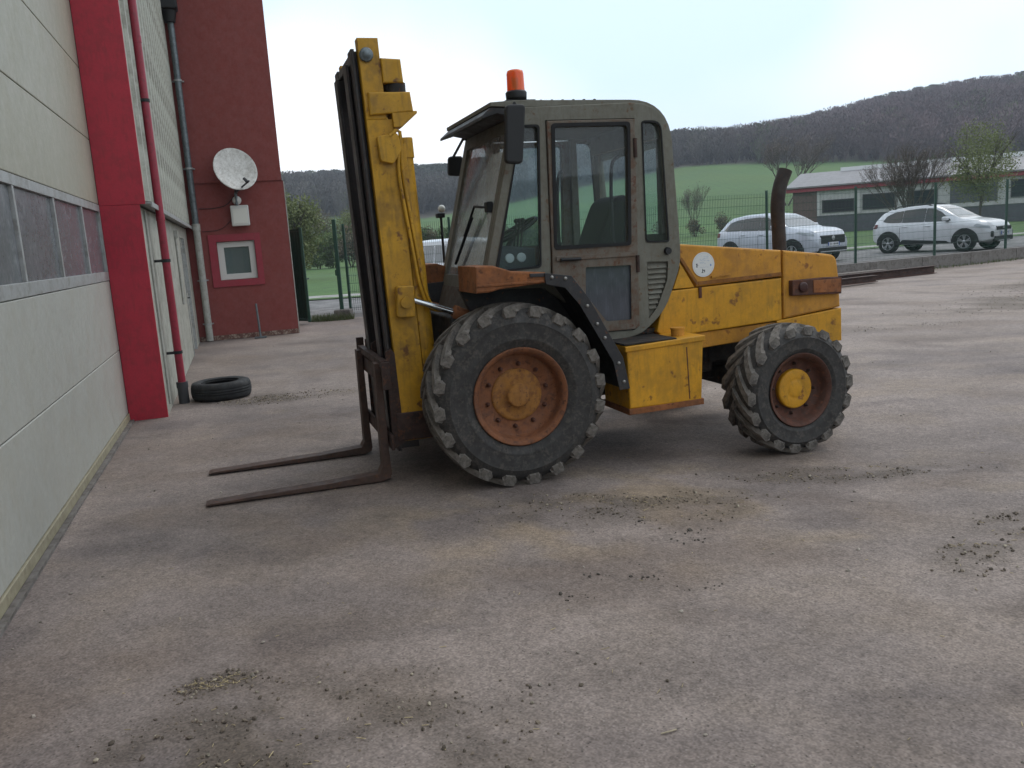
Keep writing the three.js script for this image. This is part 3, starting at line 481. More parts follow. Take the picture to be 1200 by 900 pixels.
{ // long low building across the road
  const ax = 25.43, az = -76.54, y0 = land(28, -72) - 0.05, b = thing('low_building', 'long low white and brown building with grey roof across the road', 'building', [ax, y0, az], -27.13 * D2R);
  const E = 4.29 - y0, RH = 5.85 - y0, DP = 18, L = 62;
  const wht = paint(0xb3b2b2, { seed: 311, wander: 0.03, rustK: 0, dirt: 0x88857f, rep: 0.3 }), brn = paint(0x5d4a45, { seed: 313, rustK: 0, dirt: 0x3e322e, rep: 0.4, runs: 0.6 }), gry = paint(0x4b4b52, { seed: 317, rustK: 0, dirt: 0x37363a, rep: 0.3 });
  const roofM = paint(0x757274, { seed: 319, rustK: 0, dirt: 0x6d696a, rep: 0.15, runs: 0.5 }), fas = paint(0x86303a, { seed: 323, rustK: 0, dirt: 0x5a2a2c, rep: 0.5 });
  obj('wall', span(2.27, L, 1.62 - y0 + 0.2, E - 0.32, -DP, -0.35), wht, b);
  obj('brown_wall', span(0.25, 2.26, 0, E - 0.32, -DP, -0.30), brn, b); obj('lower_wall', span(2.27, L, -0.6, 1.60 - y0 + 0.2, -DP, -0.28), gry, b);
  obj('brown_wall', [span(12.6, 16.0, 2.15 - y0, E - 0.33, -0.36, -0.31)], gry, b);
  for (let i = 0; i < 6; i++) obj('fascia_board', span(-0.25 + i * 10.4, 10.14 + i * 10.4, E - 0.34, E - 0.02, -0.1, 0.06), fas, b);
  const ro = slab([[-0.25, E], [-0.25, E + 0.12], [9, RH + 0.1], [DP + 0.3, E + 0.1], [DP + 0.3, E]], 0, L, 0); ro.rotateY(Math.PI / 2); ro.translate(-0.3, 0, 0); obj('roof', ro, roofM, b);
  for (let i = 0; i < 10; i++) obj('ridge_cap', span(3.4 + i * 5.7, 9.0 + i * 5.7, RH - 0.02, RH + 0.34, -9.9, -8.2), flat(0xc8c8c8, 0.4), b);
  for (const [x0, x1, ya, yb] of [[2.7, 5.3, 2.05, 3.15], [5.95, 8.5, 2.1, 3.4], [9.4, 11.7, 2.1, 3.4], [16.9, 20.4, 2.3, 3.7], [21, 25, 2.2, 3.6], [26, 30, 2.2, 3.6], [32, 36, 2.2, 3.6]]) {
    const w = sub('window', b); obj('frame', slab([[x0, ya - y0], [x1, ya - y0], [x1, yb - y0], [x0, yb - y0]], -0.36, -0.26, 0, [[[x0 + 0.07, ya - y0 + 0.07], [x1 - 0.07, ya - y0 + 0.07], [x1 - 0.07, yb - y0 - 0.07], [x0 + 0.07, yb - y0 - 0.07]]]), M.darkGrey, w);
    obj('pane', span(x0 + 0.07, x1 - 0.07, ya - y0 + 0.07, yb - y0 - 0.07, -0.349, -0.31), M.paneDark, w);
  }
  for (const x of [2.4, 5.62, 8.9, 12.2, 16.4, 20.7]) obj('pilaster', span(x - 0.12, x + 0.12, 1.83 - y0, E - 0.35, -0.36, -0.22), wht, b);
}
{ // house roof showing beyond the hedge
  const x = -18.6, z = -124, y0 = land(x, z), h = thing('house', 'small house with rust-brown tiled roof behind the hedge', 'house', [x, y0 - 0.6, z], 0.25); h.scale.setScalar(0.72);
  obj('wall', span(-5, 5, -1, 3.0, -4, 4), paint(0xa39a8c, { seed: 331, rustK: 0, rep: 0.3 }), h);
  const r = slab([[-4.6, 2.9], [4.6, 2.9], [0, 5.3]], -5.4, 5.4); r.rotateY(Math.PI / 2); obj('roof', r, paint(0x6e4436, { seed: 333, rustK: 0, dirt: 0x4a3028, rep: 0.6 }), h);
  obj('window', [span(-3, -1.6, 1, 2.3, 4.0, 4.05), span(1.4, 2.8, 1, 2.3, 4.0, 4.05)], M.paneDark, h); obj('chimney', span(2, 2.8, 4.3, 6.0, -0.4, 0.4), M.redWall, h);
}
// ------------------------------------------------------------------ fences and gate
M.green = paint(0x214538, { seed: 341, wander: 0.08, rustK: 0, dirt: 0x2c3a30, rep: 1, rough: 0.5 });
function meshPanel(a, b, y0, y1, pitch = 0.05) {   // welded wire: upright wires and paired cross wires
  const out = [], A = V3(...a), B = V3(...b), L = A.distanceTo(B), n = Math.floor(L / pitch), P = (t, y) => { const p = A.clone().lerp(B, t); return [p.x, y, p.z]; };
  for (let i = 0; i <= n; i++) out.push(rod(P(i / n, y0), P(i / n, y1), 0.0035, 0.0035, 4));
  for (let y = y0 + 0.08; y < y1; y += 0.2) out.push(beam(P(0, y), P(1, y), 0.018, 0.007));
  return out;
}
{
  const fr = thing('mesh_fence', 'dark green welded mesh fence on the concrete kerb before the parked cars', 'fence', [0, 0, 0]);
  const xs = []; for (let x = 4.05; x < 34; x += 2.88) xs.push(x);
  xs.forEach((x, i) => { const z = zFence(x); obj('post', [box(0.06, 2.12, 0.06, x, 1.44, z, 0.008), box(0.066, 0.012, 0.066, x, 2.505, z)], M.green, fr); if (i) { const p = obj('wire_mesh', meshPanel([xs[i - 1], 0, zFence(xs[i - 1]) + 0.04], [x, 0, z + 0.04], 0.46, 2.44), M.green, fr, 0); stuff(p); } });
  const fl = thing('mesh_fence', 'dark green mesh fence between the gateway and the raised kerb', 'fence', [0, 0, 0]);
  const xl = [-3.93, -1.3, 1.35, 3.98];
  xl.forEach((x, i) => { const z = zFence(x); obj('post', box(0.06, 2.26, 0.06, x, 1.2, z, 0.008), M.green, fl); if (i) stuff(obj('wire_mesh', meshPanel([xl[i - 1], 0, zFence(xl[i - 1]) + 0.04], [x - (i === 3 ? 0.05 : 0), 0, z + 0.04], 0.18, 2.26), M.green, fl, 0)); });
  const gp = thing('gate_post', 'square green gate post set in a concrete block', 'post', [-4.13, 0, -21.45]);
  obj('post', [box(0.09, 2.45, 0.09, 0, 1.23, 0, 0.01), box(0.03, 0.14, 0.05, -0.06, 1.15, 0.02)], M.green, gp); obj('footing', [box(0.42, 0.26, 0.40, 0.04, 0.11, 0.05, 0.03)], M.concrete, gp);
  const gl = thing('gate_leaf', 'open dark green gate leaf beside the red annex', 'gate', [-5.86, 0, -21.35], 0);
  { const ang = Math.atan2(0.88, 1.12), L = 1.42, T = (x) => [Math.cos(ang) * x, Math.sin(ang) * x];
    const q = (x, y) => { const [a, b] = T(x); return [a, y, b]; };
    obj('frame', [beam(q(0, 0.05), q(0, 2.28), 0.06, 0.06, [1, 0, 0]), beam(q(L, 0.05), q(L, 2.28), 0.06, 0.06, [1, 0, 0]), beam(q(0.03, 0.10), q(L - 0.03, 0.10), 0.05, 0.05), beam(q(0.03, 2.23), q(L - 0.03, 2.23), 0.05, 0.05), beam(q(0.03, 1.1), q(L - 0.03, 1.1), 0.04, 0.05)], M.green, gl);
    for (let x = 0.085; x < L - 0.06; x += 0.096) obj('slat', beam(q(x, 0.128), q(x, 2.202), 0.02, 0.088, [-Math.sin(ang), 0, Math.cos(ang)]), M.green, gl);
    obj('latch', [rod(q(L - 0.02, 1.08), [q(L, 1.08)[0] + 0.09, 1.08, q(L, 1.08)[2] - 0.01], 0.014)], M.galv, gl); }
}
// ------------------------------------------------------------------ the rough-terrain forklift: local x = rearwards, y = up, z = towards the yard's near side
const YAW = 17.5 * D2R, FL = [0.0683 - Math.sin(YAW) * 1.12, 0, -5.8675 - Math.cos(YAW) * 1.12];
M.yellow = paint(0xc68d14, { seed: 401, wander: 0.08, dirt: 0x86651f, dirtK: 0.30, rust: 0x6b421a, rustK: 0.12, rep: 0.5, rough: 0.55, runs: 0.45 });
M.yellowMast = paint(0xb98a1a, { seed: 411, wander: 0.10, dirt: 0x6e5222, dirtK: 0.4, rust: 0x583418, rustK: 0.25, rep: 0.5, rough: 0.55, runs: 0.5 });
M.orange = paint(0xbd8428, { seed: 421, wander: 0.08, dirt: 0x94652c, dirtK: 0.45, rust: 0x74441c, rustK: 0.22, rep: 0.5, rough: 0.65, runs: 0.4 });
M.rustOrange = paint(0x8a5530, { seed: 431, wander: 0.14, dirt: 0x653f26, dirtK: 0.6, rust: 0x55321c, rustK: 0.5, rep: 0.9, rough: 0.8 });
M.rust = paint(0x553428, { seed: 441, wander: 0.18, dirt: 0x3d2a22, dirtK: 0.6, rust: 0x6b4029, rustK: 0.5, rep: 1.0, rough: 0.85 });
M.rustDark = paint(0x3d2a24, { seed: 451, wander: 0.2, dirt: 0x241b18, dirtK: 0.6, rust: 0x5d3722, rustK: 0.7, rep: 1.4, rough: 0.75 });
M.trimRust = paint(0x8a5a26, { seed: 435, wander: 0.12, dirt: 0x5f3d22, dirtK: 0.6, rust: 0x4c2e1e, rustK: 0.3, rep: 0.9, rough: 0.8 });
M.hubOchre = paint(0x94652e, { seed: 437, wander: 0.12, dirt: 0x6b4328, dirtK: 0.6, rust: 0x553420, rustK: 0.35, rep: 0.9, rough: 0.8 });
M.soot = paint(0x2f2826, { seed: 457, wander: 0.15, dirt: 0x43342c, dirtK: 0.4, rust: 0x4a3226, rustK: 0.15, rep: 1, rough: 0.75 });
M.rimRust = paint(0x7a4c30, { seed: 433, wander: 0.12, dirt: 0x54362a, dirtK: 0.6, rust: 0x4c2e1e, rustK: 0.4, rep: 0.9, rough: 0.8 });
M.forkSteel = paint(0x4c382f, { seed: 447, wander: 0.15, dirt: 0x352a25, dirtK: 0.5, rust: 0x5f3f2c, rustK: 0.4, rep: 0.9, rough: 0.7 });
M.olive = paint(0x6c6a60, { seed: 461, wander: 0.06, dirt: 0x595244, dirtK: 0.35, rust: 0x5c3b24, rustK: 0.08, rep: 0.7, rough: 0.65, runs: 0.5 });
M.oliveRust = paint(0x665d53, { seed: 465, wander: 0.10, dirt: 0x5d4231, dirtK: 0.7, rust: 0x5c3626, rustK: 0.3, rep: 0.9, rough: 0.75, runs: 0.5 });
M.cowl = paint(0x5a5046, { seed: 471, wander: 0.12, dirt: 0x453a30, dirtK: 0.6, rust: 0x553622, rustK: 0.4, rep: 1, rough: 0.85 });
M.grease = paint(0x262122, { seed: 481, wander: 0.25, dirt: 0x3a2c26, dirtK: 0.5, rust: 0x46302a, rustK: 0.4, rep: 1.2, rough: 0.5 });
M.fender = paint(0x262528, { seed: 491, wander: 0.12, dirt: 0x47423d, dirtK: 0.4, rustK: 0.12, rep: 1.2, rough: 0.6 });
M.tyre = paint(0x343231, { seed: 501, wander: 0.14, dirt: 0x5a534c, dirtK: 0.6, rustK: 0, rep: 1.6, rough: 0.88 });
M.tyreDust = paint(0x6a645e, { seed: 511, wander: 0.2, dirt: 0x403c39, dirtK: 0.7, rustK: 0, rep: 2.2, rough: 0.95 });
M.chassis = paint(0x201d1c, { seed: 521, wander: 0.2, dirt: 0x3d332a, dirtK: 0.6, rustK: 0.3, rep: 1, rough: 0.8 });
M.chrome = flat(0xc7cacd, 0.18, { metalness: 1 }); M.steel = flat(0x8d8b88, 0.45, { metalness: 0.6 });
M.glass = new THREE.MeshPhysicalMaterial({ color: new THREE.Color(0.90, 0.95, 0.96), roughness: 0.02, transmission: 0.985, thickness: 0, specularIntensity: 0.5 });
const dusty = tex(256, (u, v, c) => { const k = 0.30 + (qn(u, v, 1, 1, 5) - 0.5) * 0.5 + 0.25 * clamp((qn(u, v, 9, 1, 7) - 0.55) * 6); c[0] = c[1] = c[2] = 1 - clamp(k) * 0.8; }, { srgb: false, rep: 0.9 });
M.glassDusty = new THREE.MeshPhysicalMaterial({ color: new THREE.Color(0.68, 0.69, 0.70), roughness: 0.04, transmission: 0.95, transmissionMap: dusty, thickness: 0 });
M.glassGrimy = new THREE.MeshPhysicalMaterial({ color: new THREE.Color(0.13, 0.14, 0.165), roughness: 0.06, transmission: 0.6, transmissionMap: dusty, thickness: 0 });
const fk = thing('rough_terrain_forklift', 'old yellow rough-terrain forklift with grey cab standing in the yard', 'forklift', FL, YAW);

// --- wheels
function wheelProto(R0, W, rim, lugs, lugH, front) {
  const w = new THREE.Group(); w.name = 'wheel';
  const R1 = R0 - lugH, h = W / 2;
  const car = [[rim - 0.012, -h * 0.80], [rim + 0.012, -h * 0.86], [rim + (R1 - rim) * 0.20, -h * 0.955], [rim + (R1 - rim) * 0.22, -h * 0.985], [rim + (R1 - rim) * 0.27, -h * 0.99], [rim + (R1 - rim) * 0.29, -h * 0.975], [rim + (R1 - rim) * 0.45, -h * 1.005], [rim + (R1 - rim) * 0.62, -h * 1.01], [rim + (R1 - rim) * 0.64, -h * 1.035], [rim + (R1 - rim) * 0.67, -h * 1.03], [rim + (R1 - rim) * 0.69, -h * 1.0], [R1 - 0.055, -h * 0.96], [R1 - 0.012, -h * 0.80], [R1, -h * 0.4], [R1 + 0.004, 0]];
  const prof = [...car, ...car.slice(0, -1).reverse().map(([r, z]) => [r, -z])];
  obj('tyre', lathe(prof, 64, 'z'), M.tyre, w, 1.2);
  // one lug: starts at the crown, sweeps back to the shoulder and runs down the sidewall
  const st = []; const K = 8;
  for (let i = 0; i <= K; i++) {
    const t = i / K; let z, r, rb;
    if (t < 0.75) { const q = t / 0.75; z = -0.02 * W + q * h * 0.965; r = R0 - 0.016 * q * q; rb = R1 - 0.02; } else { const q = (t - 0.75) / 0.25; z = h * (0.965 + 0.045 * q); r = R0 - 0.016 - q * (lugH + 0.034); rb = r - lugH * (1.1 - q * 0.3); }
    const ang = (t < 0.75 ? t / 0.75 : 1) * (W * 0.62 / R0), wd = mix(0.030, 0.046, Math.min(1, t * 1.2)) * (t > 0.9 ? 0.8 : 1);
    st.push({ z, r, rb, ang, wd });
  }
  const tri = [], P = (s, top, e) => { const r = top ? s.r : s.rb, a = s.ang + e * (s.wd * (top ? 0.85 : 1.25)) / r, zz = s.z - (top ? 0 : s.z > h * 0.97 ? lugH * 0.9 : 0); return [Math.cos(a) * r, Math.sin(a) * r, zz]; };
  const quad = (a, b, c, d) => tri.push(...a, ...b, ...c, ...a, ...c, ...d);
  for (let i = 0; i < K; i++) { const s = st[i], n = st[i + 1]; quad(P(s, 1, -1), P(s, 1, 1), P(n, 1, 1), P(n, 1, -1)); quad(P(s, 0, -1), P(s, 1, -1), P(n, 1, -1), P(n, 0, -1)); quad(P(s, 1, 1), P(s, 0, 1), P(n, 0, 1), P(n, 1, 1)); }
  quad(P(st[0], 0, 1), P(st[0], 1, 1), P(st[0], 1, -1), P(st[0], 0, -1)); quad(P(st[K], 0, -1), P(st[K], 1, -1), P(st[K], 1, 1), P(st[K], 0, 1));
  const lg = cubeUV(looseTri(tri)), lg2 = flipZ(lg);
  for (let i = 0; i < lugs; i++) for (const s of [0, 1]) { const m = new THREE.Mesh(s ? lg2 : lg, M.tyreDust); m.name = 'lug'; m.rotation.z = (i + s * 0.5) / lugs * Math.PI * 2; m.castShadow = m.receiveShadow = true; w.add(m); }
  return w;
}
function rimFront(w, h) {
  const g = [[0.345, h * 0.84], [0.352, h * 0.90], [0.342, h * 0.93], [0.318, h * 0.86], [0.305, h * 0.74], [0.300, h * 0.50], [0.285, h * 0.42], [0.20, h * 0.36], [0.185, h * 0.36], [0.0, h * 0.36]];
  obj('rim', lathe(g, 56, 'z'), M.rimRust, w, 1.4);
  obj('hub', lathe([[0.19, h * 0.36 + 0.001], [0.185, h * 0.42], [0.165, h * 0.45], [0.09, h * 0.46], [0.085, h * 0.60], [0.07, h * 0.64], [0, h * 0.65]], 40, 'z'), M.hubOchre, w, 1.4);
  for (let i = 0; i < 10; i++) { const a = i / 10 * 6.283 + 0.2; obj('wheel_nut', [moved(lathe([[0.017, 0], [0.017, 0.016], [0.010, 0.022], [0.009, 0.034], [0, 0.034]], 6, 'z'), Math.cos(a) * 0.225, Math.sin(a) * 0.225, h * 0.375)], M.rust, w); }
  obj('rim', lathe([[0.345, -h * 0.84], [0.3, -h * 0.6], [0.3, -h * 0.2], [0, -h * 0.2]], 40, 'z'), M.rustDark, w);
}
function rimRear(w, h) {
  obj('rim', lathe([[0.272, h * 0.84], [0.290, h * 0.93], [0.280, h * 0.96], [0.256, h * 0.84], [0.240, h * 0.62], [0.232, h * 0.36], [0.16, h * 0.30], [0, h * 0.30]], 48, 'z'), M.rust, w, 1.4);
  obj('hub', lathe([[0.152, h * 0.31], [0.155, h * 0.48], [0.152, h * 0.54], [0.142, h * 0.58], [0.09, h * 0.585], [0.085, h * 0.56], [0.06, h * 0.56], [0.055, h * 0.60], [0.0, h * 0.60]], 40, 'z'), M.yellow, w, 1.4);
  for (let i = 0; i < 8; i++) { const a = i / 8 * 6.283 + 0.4; obj('wheel_nut', moved(lathe([[0.014, 0], [0.014, 0.016], [0.008, 0.02], [0.008, 0.032], [0, 0.032]], 6, 'z'), Math.cos(a) * 0.193, Math.sin(a) * 0.193, h * 0.32), M.rustDark, w); }
  obj('rim', lathe([[0.262, -h * 0.84], [0.22, -h * 0.6], [0.22, -h * 0.2], [0, -h * 0.2]], 40, 'z'), M.rustDark, w);
}
{
  const wf = wheelProto(0.655, 0.43, 0.345, 20, 0.034); rimFront(wf, 0.215); wf.position.set(0.0, 0.640, 0.905); fk.add(wf);
  const wf2 = wf.clone(); wf2.rotation.y = Math.PI; wf2.position.z = -0.905; fk.add(wf2);
  const wr = wheelProto(0.505, 0.36, 0.272, 18, 0.027); rimRear(wr, 0.18); wr.position.set(2.20, 0.453, 1.075); wr.rotation.set(0, 0.04, 0.3); fk.add(wr);
  const wr2 = wr.clone(); wr2.rotation.set(0, Math.PI + 0.04, 0.1); wr2.position.z = -1.075; fk.add(wr2);
}
// --- chassis and axles
obj('chassis', [span(-0.55, 1.95, 0.52, 0.92, -0.40, 0.40, 0.02), span(1.9, 2.9, 0.60, 0.9, -0.42, 0.42, 0.02), span(-0.35, -0.1, 0.5, 1.2, -0.6, 0.6, 0.02), span(0.6, 1.7, 0.45, 0.7, -0.5, 0.5, 0.02)], M.chassis, fk);
obj('front_axle', [rod([0, 0.64, -0.72], [0, 0.64, 0.72], 0.11, 0.11, 20), lathe([[0, -0.2], [0.18, -0.14], [0.22, 0], [0.18, 0.14], [0, 0.2]], 20, 'x').translate(0, 0.64, 0), span(-0.14, 0.14, 0.5, 0.78, 0.5, 0.72, 0.03), span(-0.14, 0.14, 0.5, 0.78, -0.72, -0.5, 0.03)], M.chassis, fk);
obj('rear_axle', [span(2.08, 2.32, 0.37, 0.54, -0.9, 0.9, 0.03), rod([2.2, 0.33, 0.88], [2.2, 0.59, 0.88], 0.07), rod([2.2, 0.33, -0.88], [2.2, 0.59, -0.88], 0.07), span(2.0, 2.43, 0.42, 0.75, -0.2, 0.2, 0.02)], M.chassis, fk);
obj('frame_beam', [slab([[1.42, 0.885], [2.43, 0.915], [2.43, 0.80], [1.70, 0.765], [1.42, 0.77]], 0.42, 0.64, 0.008), slab([[1.42, 0.885], [2.43, 0.915], [2.43, 0.80], [1.70, 0.765], [1.42, 0.77]], -0.64, -0.42, 0.008)], M.orange, fk);

// --- mudguards over the front wheels
function mudguard(sd) {
  const f = sd > 0 ? (g) => g : flipZ, g = sub('mudguard', fk);
  const out = [[0.12, 1.492], [0.23, 1.487], [0.42, 1.452], [0.545, 1.285], [0.70, 0.995], [0.79, 0.835], [0.835, 0.60]], inn = [[0.815, 0.595], [0.765, 0.83], [0.675, 0.985], [0.522, 1.27], [0.405, 1.428], [0.23, 1.462], [0.12, 1.467]];
  obj('black_guard', f(slab([...out, ...inn], 0.55, 1.085, 0.004)), M.fender, g);
  const lipIn = [[0.755, 0.60], [0.715, 0.81], [0.63, 0.965], [0.475, 1.245], [0.37, 1.375], [0.23, 1.41]];
  obj('guard_lip', f(slab([[0.225, 1.489], ...out.slice(2).map(([x, y]) => [x + 0.004, y + 0.003]), ...lipIn], 1.0855, 1.098, 0.003)), M.fender, g);
  for (const [x, y] of [[0.275, 1.455], [0.375, 1.44], [0.53, 1.235], [0.60, 1.10], [0.655, 0.995], [0.755, 0.80], [0.79, 0.66]]) obj('bolt', f(moved(lathe([[0.013, 0], [0.013, 0.008], [0.006, 0.013], [0, 0.013]], 8, 'z'), x, y, 1.098)), M.steel, g);
  const o = obj('front_guard', [f(slab([[-0.27, 1.385], [-0.265, 1.565], [-0.14, 1.565], [0.0, 1.515], [0.24, 1.492], [0.24, 1.42], [-0.10, 1.40], [-0.17, 1.385]], 0.60, 1.075, 0.012))], M.rustOrange, g); o.userData.label = 'rusty orange front end of the mudguard';
  obj('guard_rib', f(span(-0.255, 0.22, 1.425, 1.44, 1.076, 1.086, 0.003)), M.rustOrange, g);
  // inner arch wall against the cab
  obj('inner_arch', f(slab([[-0.27, 1.40], [0.3, 1.42], [0.5, 1.26], [0.76, 0.85], [0.80, 0.62], [0.55, 0.62], [-0.1, 1.0]], 0.56, 0.61, 0.004)), M.fender, g);
}
mudguard(1); mudguard(-1);

// --- cab
const cab = sub('cab', fk);
const doorHole = [[0.445, 2.575], [1.175, 2.575], [1.150, 1.0], [1.10, 0.968], [0.80, 0.972], [0.60, 1.25], [0.42, 1.40], [0.43, 1.6]];
const quarter = roundPoly([[0.0, 1.505], [0.355, 1.515], [0.40, 2.535], [0.265, 2.535]], 0.03), rearQ = roundPoly([[1.225, 1.645], [1.422, 1.635], [1.385, 2.545, 0.20], [1.225, 2.545]], 0.025), louvre = roundPoly([[1.222, 1.50], [1.418, 1.49], [1.405, 1.34], [1.31, 1.13], [1.222, 1.035]], 0.015);
const side = roundPoly([[-0.10, 1.38, 0.01], [-0.09, 1.44, 0.01], [0.215, 2.60, 0.02], [0.215, 2.66, 0.01], [1.462, 2.69, 0.33], [1.525, 1.58, 0.1], [1.515, 1.44, 0.15], [1.375, 1.10, 0.15], [1.16, 0.935, 0.1], [1.0, 0.912, 0.05], [0.74, 0.92, 0.02], [0.56, 1.22, 0.02], [0.36, 1.36, 0.02]], 0.02);
for (const f of [(g) => g, flipZ]) {
  obj('side_frame', f(slab(side, 0.615, 0.672, 0.006, [doorHole, quarter, rearQ, louvre])), M.olive, cab);
  obj('quarter_glass', f(slab(quarter.map(([x, y]) => [x, y]), 0.638, 0.643)), M.glass, cab); obj('rear_quarter_glass', f(slab(rearQ, 0.638, 0.643)), M.glass, cab);
  for (const hl of [quarter, rearQ]) { const c = [hl.reduce((a, p) => a + p[0], 0) / hl.length, hl.reduce((a, p) => a + p[1], 0) / hl.length], inn = hl.map(([x, y]) => [c[0] + (x - c[0]) * 0.92, c[1] + (y - c[1]) * 0.98]), outr = hl.map(([x, y]) => [c[0] + (x - c[0]) * 1.03, c[1] + (y - c[1]) * 1.008]); obj('window_rubber', f(slab(outr, 0.6725, 0.680, 0, [inn])), M.rubber, cab); }
}
{ // louvred corner panels: a back plate with slats, on both sides
  for (const f of [(g) => g, flipZ]) {
    obj('louvre_plate', f(slab(louvre.map(([x, y]) => [1.31 + (x - 1.31) * 1.03, 1.28 + (y - 1.28) * 1.02]), 0.618, 0.642)), M.olive, cab);
    for (let i = 0; i < 9; i++) { const y = 1.44 - i * 0.039, xr = lerpTable([[1.08, 1.27], [1.13, 1.305], [1.34, 1.395], [1.49, 1.405]], y); const s = slab([[0.642, y - 0.004], [0.664, y - 0.002], [0.643, y + 0.030]], -xr, -1.238); s.rotateY(-Math.PI / 2); obj('louvre_slat', f(s), M.olive, cab); }
  }
  obj('door_catch', [rod([1.405, 1.565, 0.672], [1.405, 1.565, 0.70], 0.03, 0.026, 16)], M.black, cab);
}
function door(f) {
  const d = obj('door', f(slab([[0.458, 2.562], [1.163, 2.562], [1.138, 1.005], [1.098, 0.982], [0.81, 0.985], [0.61, 1.262], [0.435, 1.405], [0.443, 1.6]], 0.640, 0.690, 0.006, [roundPoly([[0.505, 2.525], [1.105, 2.525], [1.075, 1.645], [0.475, 1.652]], 0.03), roundPoly([[0.70, 1.495], [1.088, 1.485], [1.075, 1.055], [0.855, 1.06], [0.69, 1.28]], 0.02)])), M.oliveRust, cab);
  obj('door_glass', f(slab([[0.495, 2.535], [1.112, 2.535], [1.085, 1.637], [0.468, 1.645]], 0.664, 0.669)), M.glass, d); obj('lower_glass', f(slab([[0.69, 1.503], [1.095, 1.493], [1.085, 1.047], [0.85, 1.05], [0.68, 1.28]], 0.664, 0.669)), M.glassGrimy, d);
  obj('window_rubber', f(slab(roundPoly([[0.488, 2.542], [1.120, 2.542], [1.090, 1.628], [0.460, 1.634]], 0.03), 0.6902, 0.698, 0, [roundPoly([[0.515, 2.515], [1.095, 2.515], [1.065, 1.655], [0.485, 1.662]], 0.03)])), M.rubber, d);
  obj('rail', f(slab([[0.47, 1.585], [1.12, 1.575], [1.12, 1.545], [0.47, 1.55]], 0.6905, 0.700, 0.003)), M.oliveRust, d);
  obj('handle', [f(rod([0.50, 1.56, 0.715], [0.66, 1.555, 0.715], 0.012)), f(rod([0.52, 1.56, 0.69], [0.52, 1.56, 0.716], 0.014))], M.black, d);
  obj('hinge', [f(rod([1.155, 2.28, 0.69], [1.155, 2.42, 0.69], 0.016)), f(rod([1.140, 1.42, 0.69], [1.140, 1.55, 0.69], 0.016))], M.rustDark, d);
  obj('grab_bar', [f(tube([[1.06, 2.30, 0.60], [1.02, 2.26, 0.57], [1.0, 2.1, 0.57], [0.995, 1.7, 0.57], [1.02, 1.6, 0.6]], 0.014, 24, 8))], M.black, d);
}
door((g) => g); door(flipZ);
